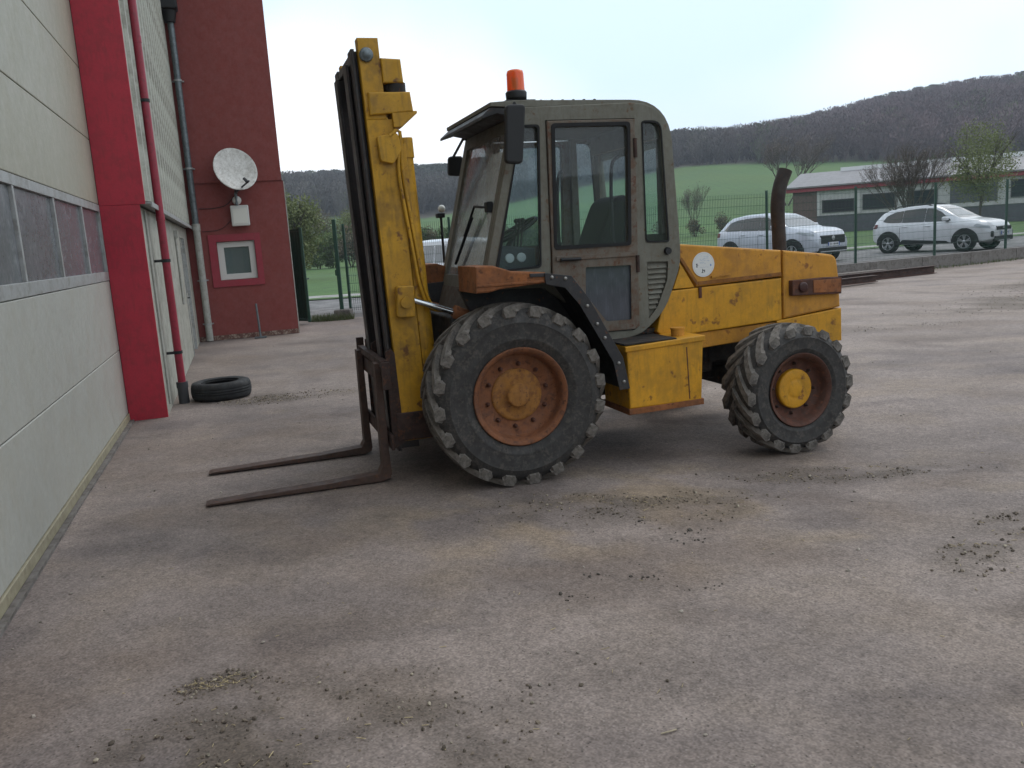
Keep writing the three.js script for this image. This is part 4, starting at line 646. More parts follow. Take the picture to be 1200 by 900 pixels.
{ // front, back, roof, floor
  const nx = 1.165, ny = -0.305, L = Math.hypot(nx, ny);
  const fr = (y) => -0.10 + (y - 1.40) * 0.262;             // windscreen leans back
  const bar = (y0, y1, z0, z1, dx = 0.05, o = 0) => { const g = slab([[fr(y0) + o, y0], [fr(y1) + o, y1], [fr(y1) + dx + o, y1], [fr(y0) + dx + o, y0]], z0, z1, 0.004); return g; };
  obj('windscreen_frame', [bar(1.38, 1.47, -0.614, 0.614), bar(2.50, 2.60, -0.614, 0.614), bar(1.471, 2.499, 0.545, 0.614), bar(1.471, 2.499, -0.614, -0.545)], M.olive, cab);
  obj('windscreen', [slab([[fr(1.465) + 0.02, 1.465], [fr(2.505) + 0.02, 2.505], [fr(2.505) + 0.025, 2.505], [fr(1.465) + 0.025, 1.465]], -0.55, 0.55)], M.glassDusty, cab);
  obj('wiper', [rod([fr(1.98) - 0.02, 1.98, 0.43], [fr(2.0) - 0.04, 2.0, 0.16], 0.010), rod([fr(2.0) - 0.04, 2.0, 0.16], [fr(1.78) - 0.03, 1.78, -0.02], 0.009), rod([fr(1.92) - 0.02, 1.92, 0.08], [fr(1.56) - 0.015, 1.56, -0.20], 0.012), box(0.05, 0.08, 0.08, fr(1.98) - 0.005, 1.98, 0.45, 0.01)], M.black, cab);
  obj('cowl', [slab([[-0.11, 1.378], [0.1, 1.378], [0.1, 0.75], [-0.20, 0.75], [-0.20, 1.10]], -0.60, 0.60, 0.012)], M.cowl, cab);
  const arc = (p, q, r) => Array.from({ length: 9 }, (_, i) => { const t = i / 8, u = 1 - t; return [u * u * p[0] + 2 * u * t * q[0] + t * t * r[0], u * u * p[1] + 2 * u * t * q[1] + t * t * r[1]]; });
  obj('roof', [slab([[0.05, 2.675], [0.05, 2.702], [0.24, 2.714], ...arc([1.14, 2.706], [1.473, 2.706], [1.492, 2.37]), ...arc([1.466, 2.368], [1.44, 2.672], [1.14, 2.672]), [0.24, 2.664]], -0.655, 0.655, 0.004)], M.olive, cab);
  obj('roof_visor', [slab([[-0.02, 2.59], [-0.015, 2.612], [0.06, 2.673], [0.235, 2.661], [0.235, 2.605], [0.20, 2.603], [0.10, 2.625]], -0.64, 0.64, 0.006)], M.fender, cab);
  obj('headliner', span(0.24, 1.32, 2.57, 2.60, -0.612, 0.612), M.dark, cab);
  for (let i = 0; i < 7; i++) obj('roof_stud', moved(lathe([[0.012, 0], [0.012, 0.010], [0.006, 0.014], [0, 0.014]], 8, 'y'), 0.37 + i * 0.085, 2.709, 0.60), M.rubber, cab);
  obj('rear_frame', [span(1.36, 1.40, 2.42, 2.6, -0.614, 0.614), slab([[1.42, 1.62], [1.47, 1.62], [1.47, 1.70], [1.42, 1.70]], -0.614, 0.614), slab([[1.42, 1.62], [1.48, 1.62], [1.40, 1.12], [1.12, 0.95], [1.10, 0.99], [1.36, 1.16]], -0.614, 0.614), span(1.40, 1.44, 1.70, 2.42, 0.55, 0.614), span(1.40, 1.44, 1.70, 2.42, -0.614, -0.55)], M.olive, cab);
  obj('rear_glass', span(1.418, 1.423, 1.69, 2.43, -0.56, 0.56), M.glass, cab);
  obj('floor', [span(0.0, 1.36, 0.93, 0.965, -0.612, 0.612), span(0.05, 0.34, 0.95, 1.40, -0.60, 0.60)], M.chassis, cab);
  // controls and seat
  const da = obj('dashboard', [slab([[-0.03, 1.38], [0.02, 1.66], [0.14, 1.69], [0.37, 1.66], [0.40, 1.38]], -0.45, 0.40, 0.015)], flat(0x2d3038, 0.6), cab);
  obj('dash_side', [slab([[0.10, 1.47], [0.115, 1.665], [0.40, 1.655], [0.40, 1.47]], 0.41, 0.43, 0.004)], flat(0x343842, 0.6), cab);
  for (const x of [0.19, 0.285]) obj('gauge', [moved(lathe([[0.036, 0], [0.036, 0.01], [0.028, 0.012], [0, 0.012]], 20, 'z'), x, 1.59, 0.431)], flat(0xcfd2d2, 0.4), cab);
  obj('steering_wheel', [(() => { const g = new THREE.TorusGeometry(0.19, 0.015, 8, 36); g.rotateX(Math.PI / 2); g.rotateZ(0.5); g.translate(0.40, 1.80, 0.0); return clean(g); })(), rod([0.40, 1.80, 0], [0.22, 1.5, 0], 0.022), rod([0.24, 1.71, 0], [0.56, 1.885, 0], 0.012), rod([0.40, 1.80, -0.18], [0.40, 1.80, 0.18], 0.012)], M.black, cab);
  for (const z of [0.2, 0.28, 0.36]) obj('lever', [rod([0.30, 1.6, z], [0.34, 1.86, z], 0.008), ball(0.02, 0.34, 1.87, z)], M.black, cab);
  obj('seat', [slab(roundPoly([[0.66, 1.28], [1.16, 1.24], [1.18, 1.38], [0.68, 1.44]], 0.05), -0.26, 0.26, 0.03), span(0.75, 1.1, 0.96, 1.26, -0.2, 0.2, 0.02)], M.rubber, cab);
  obj('seat_back', [slab(roundPoly([[1.0, 1.34], [1.02, 1.66, 0.1], [1.17, 2.0, 0.08], [1.29, 2.04, 0.06], [1.32, 1.96, 0.05], [1.22, 1.32]], 0.05), -0.24, 0.24, 0.04)], M.rubber, cab);
}
{ // mirrors, beacon, lamps
  const mr = obj('mirror', [slab(roundPoly([[0.10, 2.655], [0.245, 2.655], [0.20, 2.25], [0.07, 2.26]], 0.035), 0.80, 0.86, 0.014)], M.black, cab);
  obj('mirror_arm', [rod([0.20, 2.64, 0.66], [0.17, 2.665, 0.83], 0.011), rod([0.18, 2.66, 0.83], [0.15, 2.40, 0.80], 0.009)], M.black, mr);
  const m2 = obj('mirror', [slab(roundPoly([[0.10, 2.485], [0.23, 2.485], [0.21, 2.31], [0.085, 2.32]], 0.03), -0.90, -0.84, 0.014)], M.black, cab);
  obj('mirror_arm', [rod([0.20, 2.62, -0.66], [0.14, 2.47, -0.86], 0.011), rod([0.21, 2.60, -0.62], [0.23, 2.62, -0.80], 0.011)], M.black, m2);
  const be = sub('beacon', cab), bx = 0.325, bz = 0.43;
  obj('base', [moved(lathe([[0, 0], [0.075, 0], [0.078, 0.02], [0.080, 0.055], [0.070, 0.068], [0, 0.068]], 28, 'y'), bx, 2.745, bz), rod([bx, 2.70, bz], [bx, 2.75, bz], 0.03), span(bx - 0.10, bx + 0.13, 2.735, 2.745, bz - 0.06, bz + 0.06, 0.003)], M.black, be);
  obj('lens', moved(lathe([[0.067, 0], [0.066, 0.02], [0.064, 0.125], [0.058, 0.145], [0.04, 0.152], [0, 0.154], [0, 0.148], [0.038, 0.146], [0.055, 0.139], [0.060, 0.12], [0.062, 0.0]], 28, 'y'), bx, 2.812, bz), new THREE.MeshPhysicalMaterial({ color: new THREE.Color(0.95, 0.28, 0.05), roughness: 0.12, transmission: 0.65, thickness: 0 }), be);
  obj('reflector', [rod([bx, 2.81, bz], [bx, 2.90, bz], 0.012), slab([[-0.02, 0], [0.02, 0], [0.025, 0.07], [-0.025, 0.07]], 0, 0.012).translate(bx, 2.84, bz - 0.02)], M.rustDark, be);
  const ml = obj('marker_lamp', [rod([0.02, 1.56, -0.98], [0.02, 1.98, -0.98], 0.012), span(-0.02, 0.05, 1.96, 2.0, -1.02, -0.94, 0.005)], M.black, fk); obj('lamp', [ball(0.035, 0.03, 2.04, -0.97)], flat(0xd8d8d2, 0.2), ml);
}
// --- bonnet and counterweight
const S = 0.664;
const bon = sub('bonnet', fk);
obj('upper_cover', slab([[1.505, 1.612], [2.452, 1.502], [2.452, 1.288], [1.662, 1.262], [1.512, 1.50]], -S, S, 0.016), M.orange, bon);
obj('cowl_panel', slab([[1.508, 1.488], [1.648, 1.262], [1.455, 1.262], [1.518, 1.42]], -S + 0.004, S - 0.004, 0.006), M.yellow, bon);
obj('lower_panel', slab([[1.38, 1.25], [2.452, 1.276], [2.452, 0.928], [1.36, 0.884], [1.30, 0.94]], -S, S, 0.010), M.yellow, bon);
obj('core', [span(1.45, 2.9, 0.95, 1.40, -0.6, 0.6)], M.chassis, bon);
obj('edge_trim', [beam([1.675, 1.292, S + 0.003], [2.445, 1.310, S + 0.003], 0.006, 0.028), beam([1.525, 1.50, S + 0.003], [1.668, 1.285, S + 0.003], 0.006, 0.022)], M.trimRust, bon);
obj('latch', [span(1.675, 1.70, 1.175, 1.262, S, S + 0.014, 0.003)], M.rust, bon); obj('handle', [beam([1.79, 1.335, S + 0.016], [1.96, 1.345, S + 0.016], 0.012, 0.014), span(1.79, 1.80, 1.33, 1.34, S, S + 0.016), span(1.95, 1.96, 1.34, 1.35, S, S + 0.016)], M.orange, bon);
{ // round label: white disc with worn dark and blue marks
  const cv = document.createElement('canvas'); cv.width = cv.height = 256; const c = cv.getContext('2d');
  c.fillStyle = '#d6d6d4'; c.fillRect(0, 0, 256, 256); c.strokeStyle = '#b9bcc2'; c.lineWidth = 3; c.beginPath(); c.arc(128, 128, 112, 0, 6.3); c.stroke();
  c.fillStyle = '#b9c1ca'; for (let i = 0; i < 26; i++) { const x = 80 + hash(i, 1, 5) * 100, y = 34 + hash(i, 2, 5) * 82; c.fillRect(x, y, 8 + hash(i, 3, 5) * 22, 3 + hash(i, 4, 5) * 4); }
  c.fillStyle = '#3a3c44'; c.fillRect(42, 116, 18, 9); c.fillRect(46, 125, 9, 24); c.fillRect(58, 130, 8, 8); c.fillRect(42, 146, 20, 6); c.fillRect(112, 172, 9, 34); c.fillRect(121, 182, 22, 8); c.fillRect(134, 190, 9, 18); c.fillRect(104, 204, 20, 8);
  c.fillStyle = '#6b8fc0'; c.fillRect(204, 128, 15, 20); c.fillStyle = '#a4abb3'; for (let i = 0; i < 8; i++) c.fillRect(86 + i * 13, 152 + (i * 7 % 5), 8, 4);
  const t = new THREE.CanvasTexture(cv); t.colorSpace = THREE.SRGBColorSpace; const g = new THREE.CylinderGeometry(0.098, 0.098, 0.004, 40); g.rotateX(Math.PI / 2); g.rotateZ(Math.PI / 2 * 0); g.translate(1.725, 1.437, S + 0.003);
  const p = g.attributes.position, uv = g.attributes.uv; for (let i = 0; i < p.count; i++) uv.setXY(i, 0.5 + (p.getX(i) - 1.725) / 0.2, 0.5 + (p.getY(i) - 1.437) / 0.2);
  const o = obj('round_sticker', g, new THREE.MeshStandardMaterial({ map: t, roughness: 0.5 }), bon, 0); o.userData.label = 'round white sticker with worn marks';
}
const cw = sub('counterweight', fk);
obj('rear_hood', slab(roundPoly([[2.468, 1.500], [2.88, 1.445], [2.99, 1.425, 0.09], [3.02, 1.22], [3.032, 0.99], [2.468, 0.935]], 0), -S, S, 0.018), M.orange, cw);
obj('rear_weight', slab([[2.40, 0.925], [3.04, 0.980], [3.045, 0.70], [2.72, 0.69], [2.55, 0.86], [2.40, 0.88]], -S - 0.002, S + 0.002, 0.008), M.yellow, cw);
for (const f of [(g) => g, flipZ]) {
  const tl = obj('tail_lamp_box', f(slab(roundPoly([[2.52, 1.125], [3.005, 1.105], [3.008, 1.245], [2.86, 1.252], [2.52, 1.25]], 0.008), S - 0.02, S + 0.05, 0.008)), M.rust, cw);
  obj('lamp', f(moved(lathe([[0.042, 0], [0.042, 0.012], [0.03, 0.016], [0, 0.016]], 20, 'z'), 2.62, 1.19, S + 0.05)), flat(0x3a1c18, 0.35), tl);
  obj('lamp_plate', f(slab([[2.72, 1.135], [2.99, 1.122], [2.99, 1.232], [2.72, 1.238]], S + 0.0505, S + 0.056, 0.002)), M.rustOrange, tl);
}
obj('rear_plate', span(3.033, 3.05, 1.08, 1.25, -0.6, 0.6, 0.005), M.rust, cw);
obj('exhaust', [tube([[2.795, 1.38, 0.16], [2.785, 1.62, 0.16], [2.775, 1.86, 0.16], [2.80, 2.03, 0.16], [2.86, 2.17, 0.16]], 0.060, 30, 20), rod([2.795, 1.38, 0.16], [2.795, 1.48, 0.16], 0.075, 0.075, 20)], M.soot, fk);
// --- step tank on the near side, and its twin
for (const f of [(g) => g, flipZ]) {
  const bx = obj('tank_box', [f(slab([[0.86, 0.885], [1.50, 0.905], [1.475, 0.43], [0.87, 0.43]], 0.56, 1.02, 0.012)), f(slab([[0.845, 0.90], [1.51, 0.925], [1.51, 0.885], [0.845, 0.86]], 0.55, 1.032, 0.006))], M.yellow, fk);
  obj('tread_plate', f(slab([[0.85, 0.918], [1.28, 0.926], [1.28, 0.918], [0.85, 0.908]], 0.6, 1.01)), M.chassis, bx); obj('base_rail', f(slab([[0.86, 0.43], [1.49, 0.44], [1.49, 0.395], [0.86, 0.385]], 0.54, 1.026, 0.004)), M.rustOrange, bx);
  obj('filler_cap', [f(rod([1.37, 0.92, 0.86], [1.37, 0.975, 0.86], 0.05, 0.05, 18)), f(rod([1.37, 0.972, 0.86], [1.37, 0.985, 0.86], 0.056, 0.056, 18))], M.orange, bx); obj('seam', [f(beam([1.37, 0.45, 1.0205], [1.355, 0.85, 1.0205], 0.004, 0.008))], M.rust, bx);
}
// --- mast: leaning slightly forward
const mast = sub('mast', fk), lean = (y) => -0.755 - (y - 0.5) * 0.0305;   // front edge of the outer rail
const rail = (d0, d1, y0, y1, z0, z1, b = 0.005) => slab([[lean(y0) + d0, y0], [lean(y1) + d0, y1], [lean(y1) + d1, y1], [lean(y0) + d1, y0]], z0, z1, b);
for (const s of [1, -1]) {
  const f = s > 0 ? (g) => g : flipZ;
  obj('outer_rail', [f(rail(0, 0.20, 0.30, 2.62, 0.485, 0.515)), f(rail(0.0, 0.145, 2.62, 3.165, 0.485, 0.515)), f(rail(0.0, 0.022, 0.3, 3.165, 0.41, 0.486)), f(rail(0.178, 0.20, 0.3, 2.62, 0.41, 0.486))], M.yellowMast, mast);
  obj('stiffener', [f(rail(0.205, 0.26, 0.55, 2.45, 0.470, 0.50))], M.yellowMast, mast);
  obj('inner_rail', [f(rail(-0.045, 0.13, 0.22, 3.10, 0.375, 0.400)), f(rail(-0.045, -0.022, 0.22, 3.10, 0.30, 0.476)), f(rail(0.10, 0.125, 0.22, 3.10, 0.30, 0.374))], M.grease, mast);
  obj('third_rail', [f(rail(-0.075, 0.09, 0.20, 3.02, 0.265, 0.288)), f(rail(-0.075, -0.055, 0.20, 3.02, 0.20, 0.35))], M.grease, mast);
  obj('lift_cylinder', [f(rod([lean(0.6) + 0.275, 0.6, 0.40], [lean(2.45) + 0.27, 2.45, 0.40], 0.055, 0.055, 18)), f(rod([lean(2.38) + 0.27, 2.36, 0.40], [lean(2.5) + 0.27, 2.5, 0.40], 0.065, 0.065, 18))], M.yellowMast, mast);
  obj('lift_chain', [f(rail(0.02, 0.05, 0.6, 3.0, 0.10, 0.135, 0))], M.grease, mast);
  obj('roller', [f(moved(lathe([[0.048, 0], [0.048, 0.022], [0.040, 0.028], [0.024, 0.028], [0.022, 0.04], [0, 0.04]], 18, 'z'), lean(3.05) + 0.05, 3.05, 0.515))], M.galv, mast);
  obj('bearing_block', [f(slab([[lean(2.85) + 0.145, 2.862], [lean(3.0) + 0.145, 3.03], [lean(3.0) + 0.285, 3.022], [lean(2.85) + 0.29, 2.862]], 0.36, 0.53, 0.01))], M.yellowMast, mast);
  obj('mast_bracket', [f(slab([[lean(2.8) + 0.03, 2.80], [lean(2.8) + 0.325, 2.80], [lean(2.65) + 0.335, 2.665], [lean(2.65) + 0.025, 2.645]], 0.34, 0.545, 0.01)), f(slab([[lean(2.65) + 0.18, 2.664], [lean(2.65) + 0.36, 2.672], [lean(2.6) + 0.36, 2.655], [lean(2.5) + 0.24, 2.56], [lean(2.5) + 0.18, 2.56]], 0.36, 0.54, 0.006))], M.yellowMast, mast);
  obj('bracket_pin', [f(rod([lean(2.75) + 0.20, 2.82, 0.45], [lean(2.8) + 0.20, 2.86, 0.45], 0.05, 0.05, 14)), f(rod([lean(2.82) + 0.24, 2.79, 0.45], [lean(2.82) + 0.24, 2.87, 0.45], 0.075, 0.075, 16))], M.chassis, mast);
  obj('hose_clamp', [f(slab(roundPoly([[lean(2.45) + 0.05, 2.50], [lean(2.45) + 0.20, 2.52], [lean(2.45) + 0.22, 2.40], [lean(2.3) + 0.15, 2.31], [lean(2.3) + 0.06, 2.33]], 0.02), 0.5155, 0.56, 0.006))], M.yellowMast, mast);
  for (const [dx, z] of [[0.215, 0.535], [0.245, 0.525]]) obj('hydraulic_hose', [f(tube([[lean(2.5) + 0.14, 2.50, z + 0.02], [lean(2.52) + 0.22, 2.53, z + 0.01], [lean(2.3) + dx - 0.03, 2.25, z], [lean(1.7) + dx + 0.005, 1.7, z], [lean(1.3) + dx + 0.03, 1.42, z - 0.01], [lean(1.2) + dx + 0.10, 1.27, z - 0.06], [-0.28, 1.22, z - 0.2]], 0.013, 48, 8))], s > 0 ? M.yellowMast : M.grease, mast);
  obj('tilt_bracket', [f(slab(roundPoly([[-0.735, 1.23], [-0.605, 1.225], [-0.595, 1.45], [-0.72, 1.455]], 0.02), 0.5155, 0.60, 0.008)), f(rod([-0.665, 1.335, 0.6], [-0.665, 1.335, 0.625], 0.042, 0.042, 16))], M.yellowMast, mast);
  const tr = obj('tilt_ram', [f(rod([-0.63, 1.352, 0.565], [-0.29, 1.222, 0.565], 0.022, 0.022, 14))], M.chrome, fk);
  obj('ram_barrel', [f(rod([-0.30, 1.225, 0.565], [0.10, 1.072, 0.565], 0.05, 0.05, 18)), f(rod([-0.315, 1.231, 0.565], [-0.28, 1.218, 0.565], 0.056, 0.056, 18))], M.rustOrange, tr);
}
obj('cross_member', [span(lean(3.0) + 0.05, lean(3.0) + 0.14, 2.9, 3.0, -0.41, 0.41, 0.008), span(lean(1.9) + 0.15, lean(1.9) + 0.20, 1.85, 2.0, -0.41, 0.41, 0.008), span(lean(0.6) + 0.15, lean(0.6) + 0.2, 0.45, 0.75, -0.41, 0.41, 0.008), span(lean(3.1) - 0.04, lean(3.1) + 0.1, 3.03, 3.09, -0.3, 0.3, 0.008)], M.grease, mast);
obj('centre_ram', [rod([lean(0.3) + 0.06, 0.35, 0], [lean(2.7) + 0.06, 2.7, 0], 0.055, 0.055, 18)], M.grease, mast);
for (const z of [-0.41, 0.41]) obj('mast_foot', span(-0.80, -0.40, 0.30, 0.52, z - 0.11, z + 0.11, 0.015), M.rustDark, mast);
// --- fork carriage
const ca = sub('carriage', fk);
obj('fork_bar', span(-0.864, -0.835, 0.72, 0.845, -0.60, 0.60, 0.006), M.rustDark, ca); obj('fork_bar', span(-0.859, -0.835, 0.26, 0.37, -0.60, 0.60, 0.008), M.rustDark, ca);
for (const z of [-0.50, -0.16, 0.16, 0.50]) obj('carriage_plate', [slab([[-0.834, 0.25], [-0.834, 0.98], [-0.79, 1.0], [-0.72, 0.9], [-0.72, 0.30]], z - 0.014, z + 0.014, 0.004)], M.rustDark, ca);
obj('carriage_top', [beam([-0.86, 0.90, -0.62], [-0.86, 0.90, 0.58], 0.05, 0.05, [1, 0, 0]), span(-0.89, -0.83, 0.80, 0.99, -0.64, -0.60, 0.004), span(-0.89, -0.83, 0.72, 0.92, 0.60, 0.64, 0.004)], M.rustDark, ca);
for (const [z, dz] of [[0.43, 0.01], [-0.50, -0.015]]) {
  const pr = [[-0.872, 0.90], [-0.918, 0.90], [-0.924, 0.12], [-0.95, 0.072], [-1.3, 0.052], [-2.16, 0.030], [-2.19, 0.022], [-2.19, 0.016], [-1.3, 0.012], [-0.93, 0.010], [-0.872, 0.028], [-0.860, 0.06], [-0.866, 0.25]];
  obj('fork_tine', slab(pr, z - 0.06, z + 0.06, 0.004), M.forkSteel, ca); obj('fork_hook', [span(-0.871, -0.825, 0.846, 0.90, z - 0.06, z + 0.06, 0.006)], M.rustDark, ca);
}
// ------------------------------------------------------------------ parked cars: local x = forwards, y = up, z = towards the car's right side
const carPaint = (h) => new THREE.MeshPhysicalMaterial({ color: h, roughness: 0.35, metalness: 0.1, clearcoat: 0.8, clearcoatRoughness: 0.08 });
M.carGlass = new THREE.MeshPhysicalMaterial({ color: 0x12161a, roughness: 0.05, clearcoat: 0.5 });
M.screenGlass = new THREE.MeshPhysicalMaterial({ color: 0x5d6a74, roughness: 0.05, clearcoat: 0.6 });
M.carBlack = flat(0x1a1b1e, 0.6); M.carTyre = flat(0x18181a, 0.9); M.alloy = flat(0xa9abae, 0.3, { metalness: 0.7 }); M.lampGlass = flat(0x9aa0a6, 0.1); M.tailRed = flat(0x5e1216, 0.2);
function makeCar(t, P) {
  // P.top: [x, roof or bonnet height]; P.belt: [x, waist height]; P.half: [x, half width at the waist]; P.roofW: [x, half width up top]
  const sec = (x) => {
    const w = lerpTable(P.half, x), be = lerpTable(P.belt, x), to = Math.max(lerpTable(P.top, x), be + 0.012), rw = lerpTable(P.roofW, x), lo = lerpTable(P.low, x);
    const k = to - be;
    return [[0, lo], [w * 0.86, lo], [w * 0.965, lo + 0.05], [w * 0.995, lo + 0.22], [w, (lo + be) * 0.56], [w * 0.992, be - 0.10], [w * 0.965, be - 0.01], [mix(w * 0.955, rw, 0.02), be + k * 0.03], [mix(w * 0.955, rw, 0.5), be + k * 0.48], [rw, be + k * 0.90], [rw * 0.90, be + k * 0.965], [rw * 0.5, to - k * 0.004], [0, to]];
  };
  const xs = []; for (let i = 0; i <= 64; i++) { const q = i / 64; xs.push(mix(P.x0, P.x1, q)); }
  const grid = xs.map((x) => { const s = sec(x); return [...s.map(([z, y]) => [x, y, z]), ...s.slice(1, -1).reverse().map(([z, y]) => [x, y, -z])]; });
  const pos = [], idx = [], n = grid[0].length; grid.forEach((r) => r.forEach((p) => pos.push(...p)));
  for (let i = 0; i + 1 < grid.length; i++) for (let j = 0; j < n; j++) { const a = i * n + j, b = i * n + (j + 1) % n; idx.push(a, b, a + n, b, b + n, a + n); }
  for (const e of [0, grid.length - 1]) for (let j = 1; j + 1 < n; j++) { const b = e * n; e ? idx.push(b, b + j, b + j + 1) : idx.push(b, b + j + 1, b + j); }
  let g = new THREE.BufferGeometry(); g.setAttribute('position', new THREE.Float32BufferAttribute(pos, 3)); g.setIndex(idx); g = toCreasedNormals(g, 0.6);
  obj('body', g, P.paint, t, 0);
  const zAt = (x, y) => { const s = sec(x); for (let i = 2; i < s.length - 1; i++) if (y <= s[i + 1][1]) { const k = clamp((y - s[i][1]) / Math.max(1e-4, s[i + 1][1] - s[i][1])); return mix(s[i][0], s[i + 1][0], k); } return s[s.length - 2][0]; };
  const yTop = (x, z) => { const s = sec(x), a = Math.abs(z); for (let i = s.length - 1; i > 6; i--) if (a <= s[i - 1][0]) return mix(s[i][1], s[i - 1][1], clamp((a - s[i][0]) / Math.max(1e-4, s[i - 1][0] - s[i][0]))); return s[7][1]; };
  // a patch of trim or glass lying on the flank, from its outline in the side view
  const patch = (pts, off = 0.006, cut = 0.08, side = 1) => {
    const sh = roundPoly(pts, 0.012), xs2 = sh.map((p) => p[0]), x0 = Math.min(...xs2), x1 = Math.max(...xs2), out = [], N = Math.max(3, Math.ceil((x1 - x0) / cut));
    const yr = (x) => { let lo = 1e9, hi = -1e9; for (let i = 0; i < sh.length; i++) { const a = sh[i], b = sh[(i + 1) % sh.length]; if ((a[0] - x) * (b[0] - x) <= 1e-12) { const k = Math.abs(b[0] - a[0]) < 1e-9 ? 0 : (x - a[0]) / (b[0] - a[0]); const y = a[1] + (b[1] - a[1]) * k; lo = Math.min(lo, y); hi = Math.max(hi, y); if (Math.abs(b[0] - a[0]) < 1e-9) { lo = Math.min(lo, b[1]); hi = Math.max(hi, b[1]); } } } return [lo, hi]; };
    const cols = []; for (let i = 0; i <= N; i++) { const x = mix(x0 + 1e-4, x1 - 1e-4, i / N), [a, b] = yr(x), c = []; for (let j = 0; j <= 5; j++) { const y = mix(a, b, j / 5); c.push([x, y, (zAt(x, y) + off) * side]); } cols.push(c); }
    for (let i = 0; i < N; i++) for (let j = 0; j < 5; j++) { const a = cols[i][j], b = cols[i + 1][j], c = cols[i + 1][j + 1], d = cols[i][j + 1]; side > 0 ? out.push(...a, ...b, ...c, ...a, ...c, ...d) : out.push(...a, ...c, ...b, ...a, ...d, ...c); }
    return looseTri(out);
  };
  const topPatch = (xa, xb, za, zb, off = 0.006, N = 10) => { // glass lying on bonnet-to-roof slope between xa..xb, half widths za (at xa) .. zb (at xb)
    const out = [], rows = []; for (let i = 0; i <= N; i++) { const x = mix(xa, xb, i / N), zz = mix(za, zb, i / N), r = []; for (let j = 0; j <= 10; j++) { const z = mix(-zz, zz, j / 10); r.push([x, yTop(x, z) + off, z]); } rows.push(r); }
    for (let i = 0; i < N; i++) for (let j = 0; j < 10; j++) { const a = rows[i][j], b = rows[i + 1][j], c = rows[i + 1][j + 1], d = rows[i][j + 1]; out.push(...a, ...c, ...b, ...a, ...d, ...c); } return looseTri(out);
  };
  for (const s of [1, -1]) {
    for (const w of P.windows) obj('side_window', patch(w, 0.006, 0.06, s), M.carGlass, t, 0);
    if (P.sill) obj('sill_trim', patch(P.sill, 0.012, 0.1, s), M.carBlack, t, 0);
    for (const [hx, hy] of P.handles) obj('door_handle', box(0.2, 0.035, 0.04, hx, hy, s * (zAt(hx, hy) + 0.01), 0.012), P.handleMat || P.paint, t);
    for (const xl of P.seams || []) obj('door_seam', patch([[xl - 0.005, P.seamY[0]], [xl + 0.005, P.seamY[0]], [xl + 0.005, P.seamY[1]], [xl - 0.005, P.seamY[1]]], 0.003, 0.01, s), M.carBlack, t, 0);
    const mx = P.mirror[0], my = P.mirror[1], mz = zAt(mx, my); const mi = obj('door_mirror', [box(0.15, 0.14, 0.22, mx - 0.02, my + 0.06, s * (mz + 0.13), 0.045)], P.paint, t); obj('mirror_foot', box(0.08, 0.05, 0.14, mx, my, s * (mz + 0.04), 0.015), M.carBlack, mi);
    obj('headlamp', patch(P.headlamp, 0.014, 0.05, s), M.lampGlass, t, 0); if (P.tail) obj('tail_lamp', patch(P.tail, 0.010, 0.04, s), M.tailRed, t, 0);
    for (const wx of [P.axleF, P.axleR]) {
      const zz = zAt(wx, 0.62), R = P.wheelR, ring = []; for (let i = 0; i <= 20; i++) { const a = -0.12 + i / 20 * (Math.PI + 0.24); ring.push([wx + Math.cos(a) * (R + 0.10), R + Math.sin(a) * (R + 0.10)]); } for (let i = 20; i >= 0; i--) { const a = -0.12 + i / 20 * (Math.PI + 0.24); ring.push([wx + Math.cos(a) * (R + 0.025), R + Math.sin(a) * (R + 0.025)]); }
      obj('wheel_arch', slab(ring, s > 0 ? zz - 0.12 : -zz - 0.015, s > 0 ? zz + 0.015 : -zz + 0.12, 0.004), P.archMat || M.carBlack, t);
      const disc = []; for (let i = 0; i < 28; i++) disc.push([wx + Math.cos(i / 28 * 6.283) * (R + 0.03), R + Math.sin(i / 28 * 6.283) * (R + 0.03)]);
      obj('wheel_well', sheetZ(disc, s * (zz + 0.006)), M.carBlack, t);
      const wh = sub('wheel', t), zc = s * (zz - 0.075);
      obj('tyre', moved(lathe([[R * 0.66, -0.10], [R * 0.80, -0.11], [R * 0.97, -0.10], [R, -0.07], [R, 0.07], [R * 0.97, 0.10], [R * 0.80, 0.11], [R * 0.66, 0.10], [R * 0.62, 0.05]], 36, 'z'), wx, R, zc), M.carTyre, wh);
      const sp = []; for (let i = 0; i < 5; i++) { const a = i / 5 * 6.283 + 0.3; for (const e of [-0.17, 0.17]) sp.push(beam([wx + Math.cos(a) * 0.04, R + Math.sin(a) * 0.04, zc + s * 0.085], [wx + Math.cos(a + e) * R * 0.64, R + Math.sin(a + e) * R * 0.64, zc + s * 0.095], 0.03, 0.035)); }
      const rg = lathe([[R * 0.64, -0.02], [R * 0.675, 0.02], [R * 0.64, 0.03], [R * 0.61, 0.0]], 32, 'z');
      obj('rim', [...sp, moved(rg, wx, R, zc + s * 0.085), moved(lathe([[0.05, -0.03], [0.05, 0.03], [0, 0.04]], 14, 'z'), wx, R, zc + s * 0.085), moved(lathe([[R * 0.62, 0], [0, 0]], 28, 'z'), wx, R, zc + s * 0.05)], M.alloy, wh);
    }
  }
  obj('windscreen', topPatch(P.screen[0], P.screen[1], P.screen[2], P.screen[3]), M.screenGlass, t, 0);
  if (P.rearScreen) obj('rear_window', topPatch(P.rearScreen[1], P.rearScreen[0], P.rearScreen[3], P.rearScreen[2]), M.carGlass, t, 0);
  return { zAt, yTop, patch };
}
function frontPanel(t, x, y0, y1, hw, name, mat, depth = 0.03, r = 0.02) { return obj(name, box(depth, y1 - y0, hw * 2, x, (y0 + y1) / 2, 0, r), mat, t); }
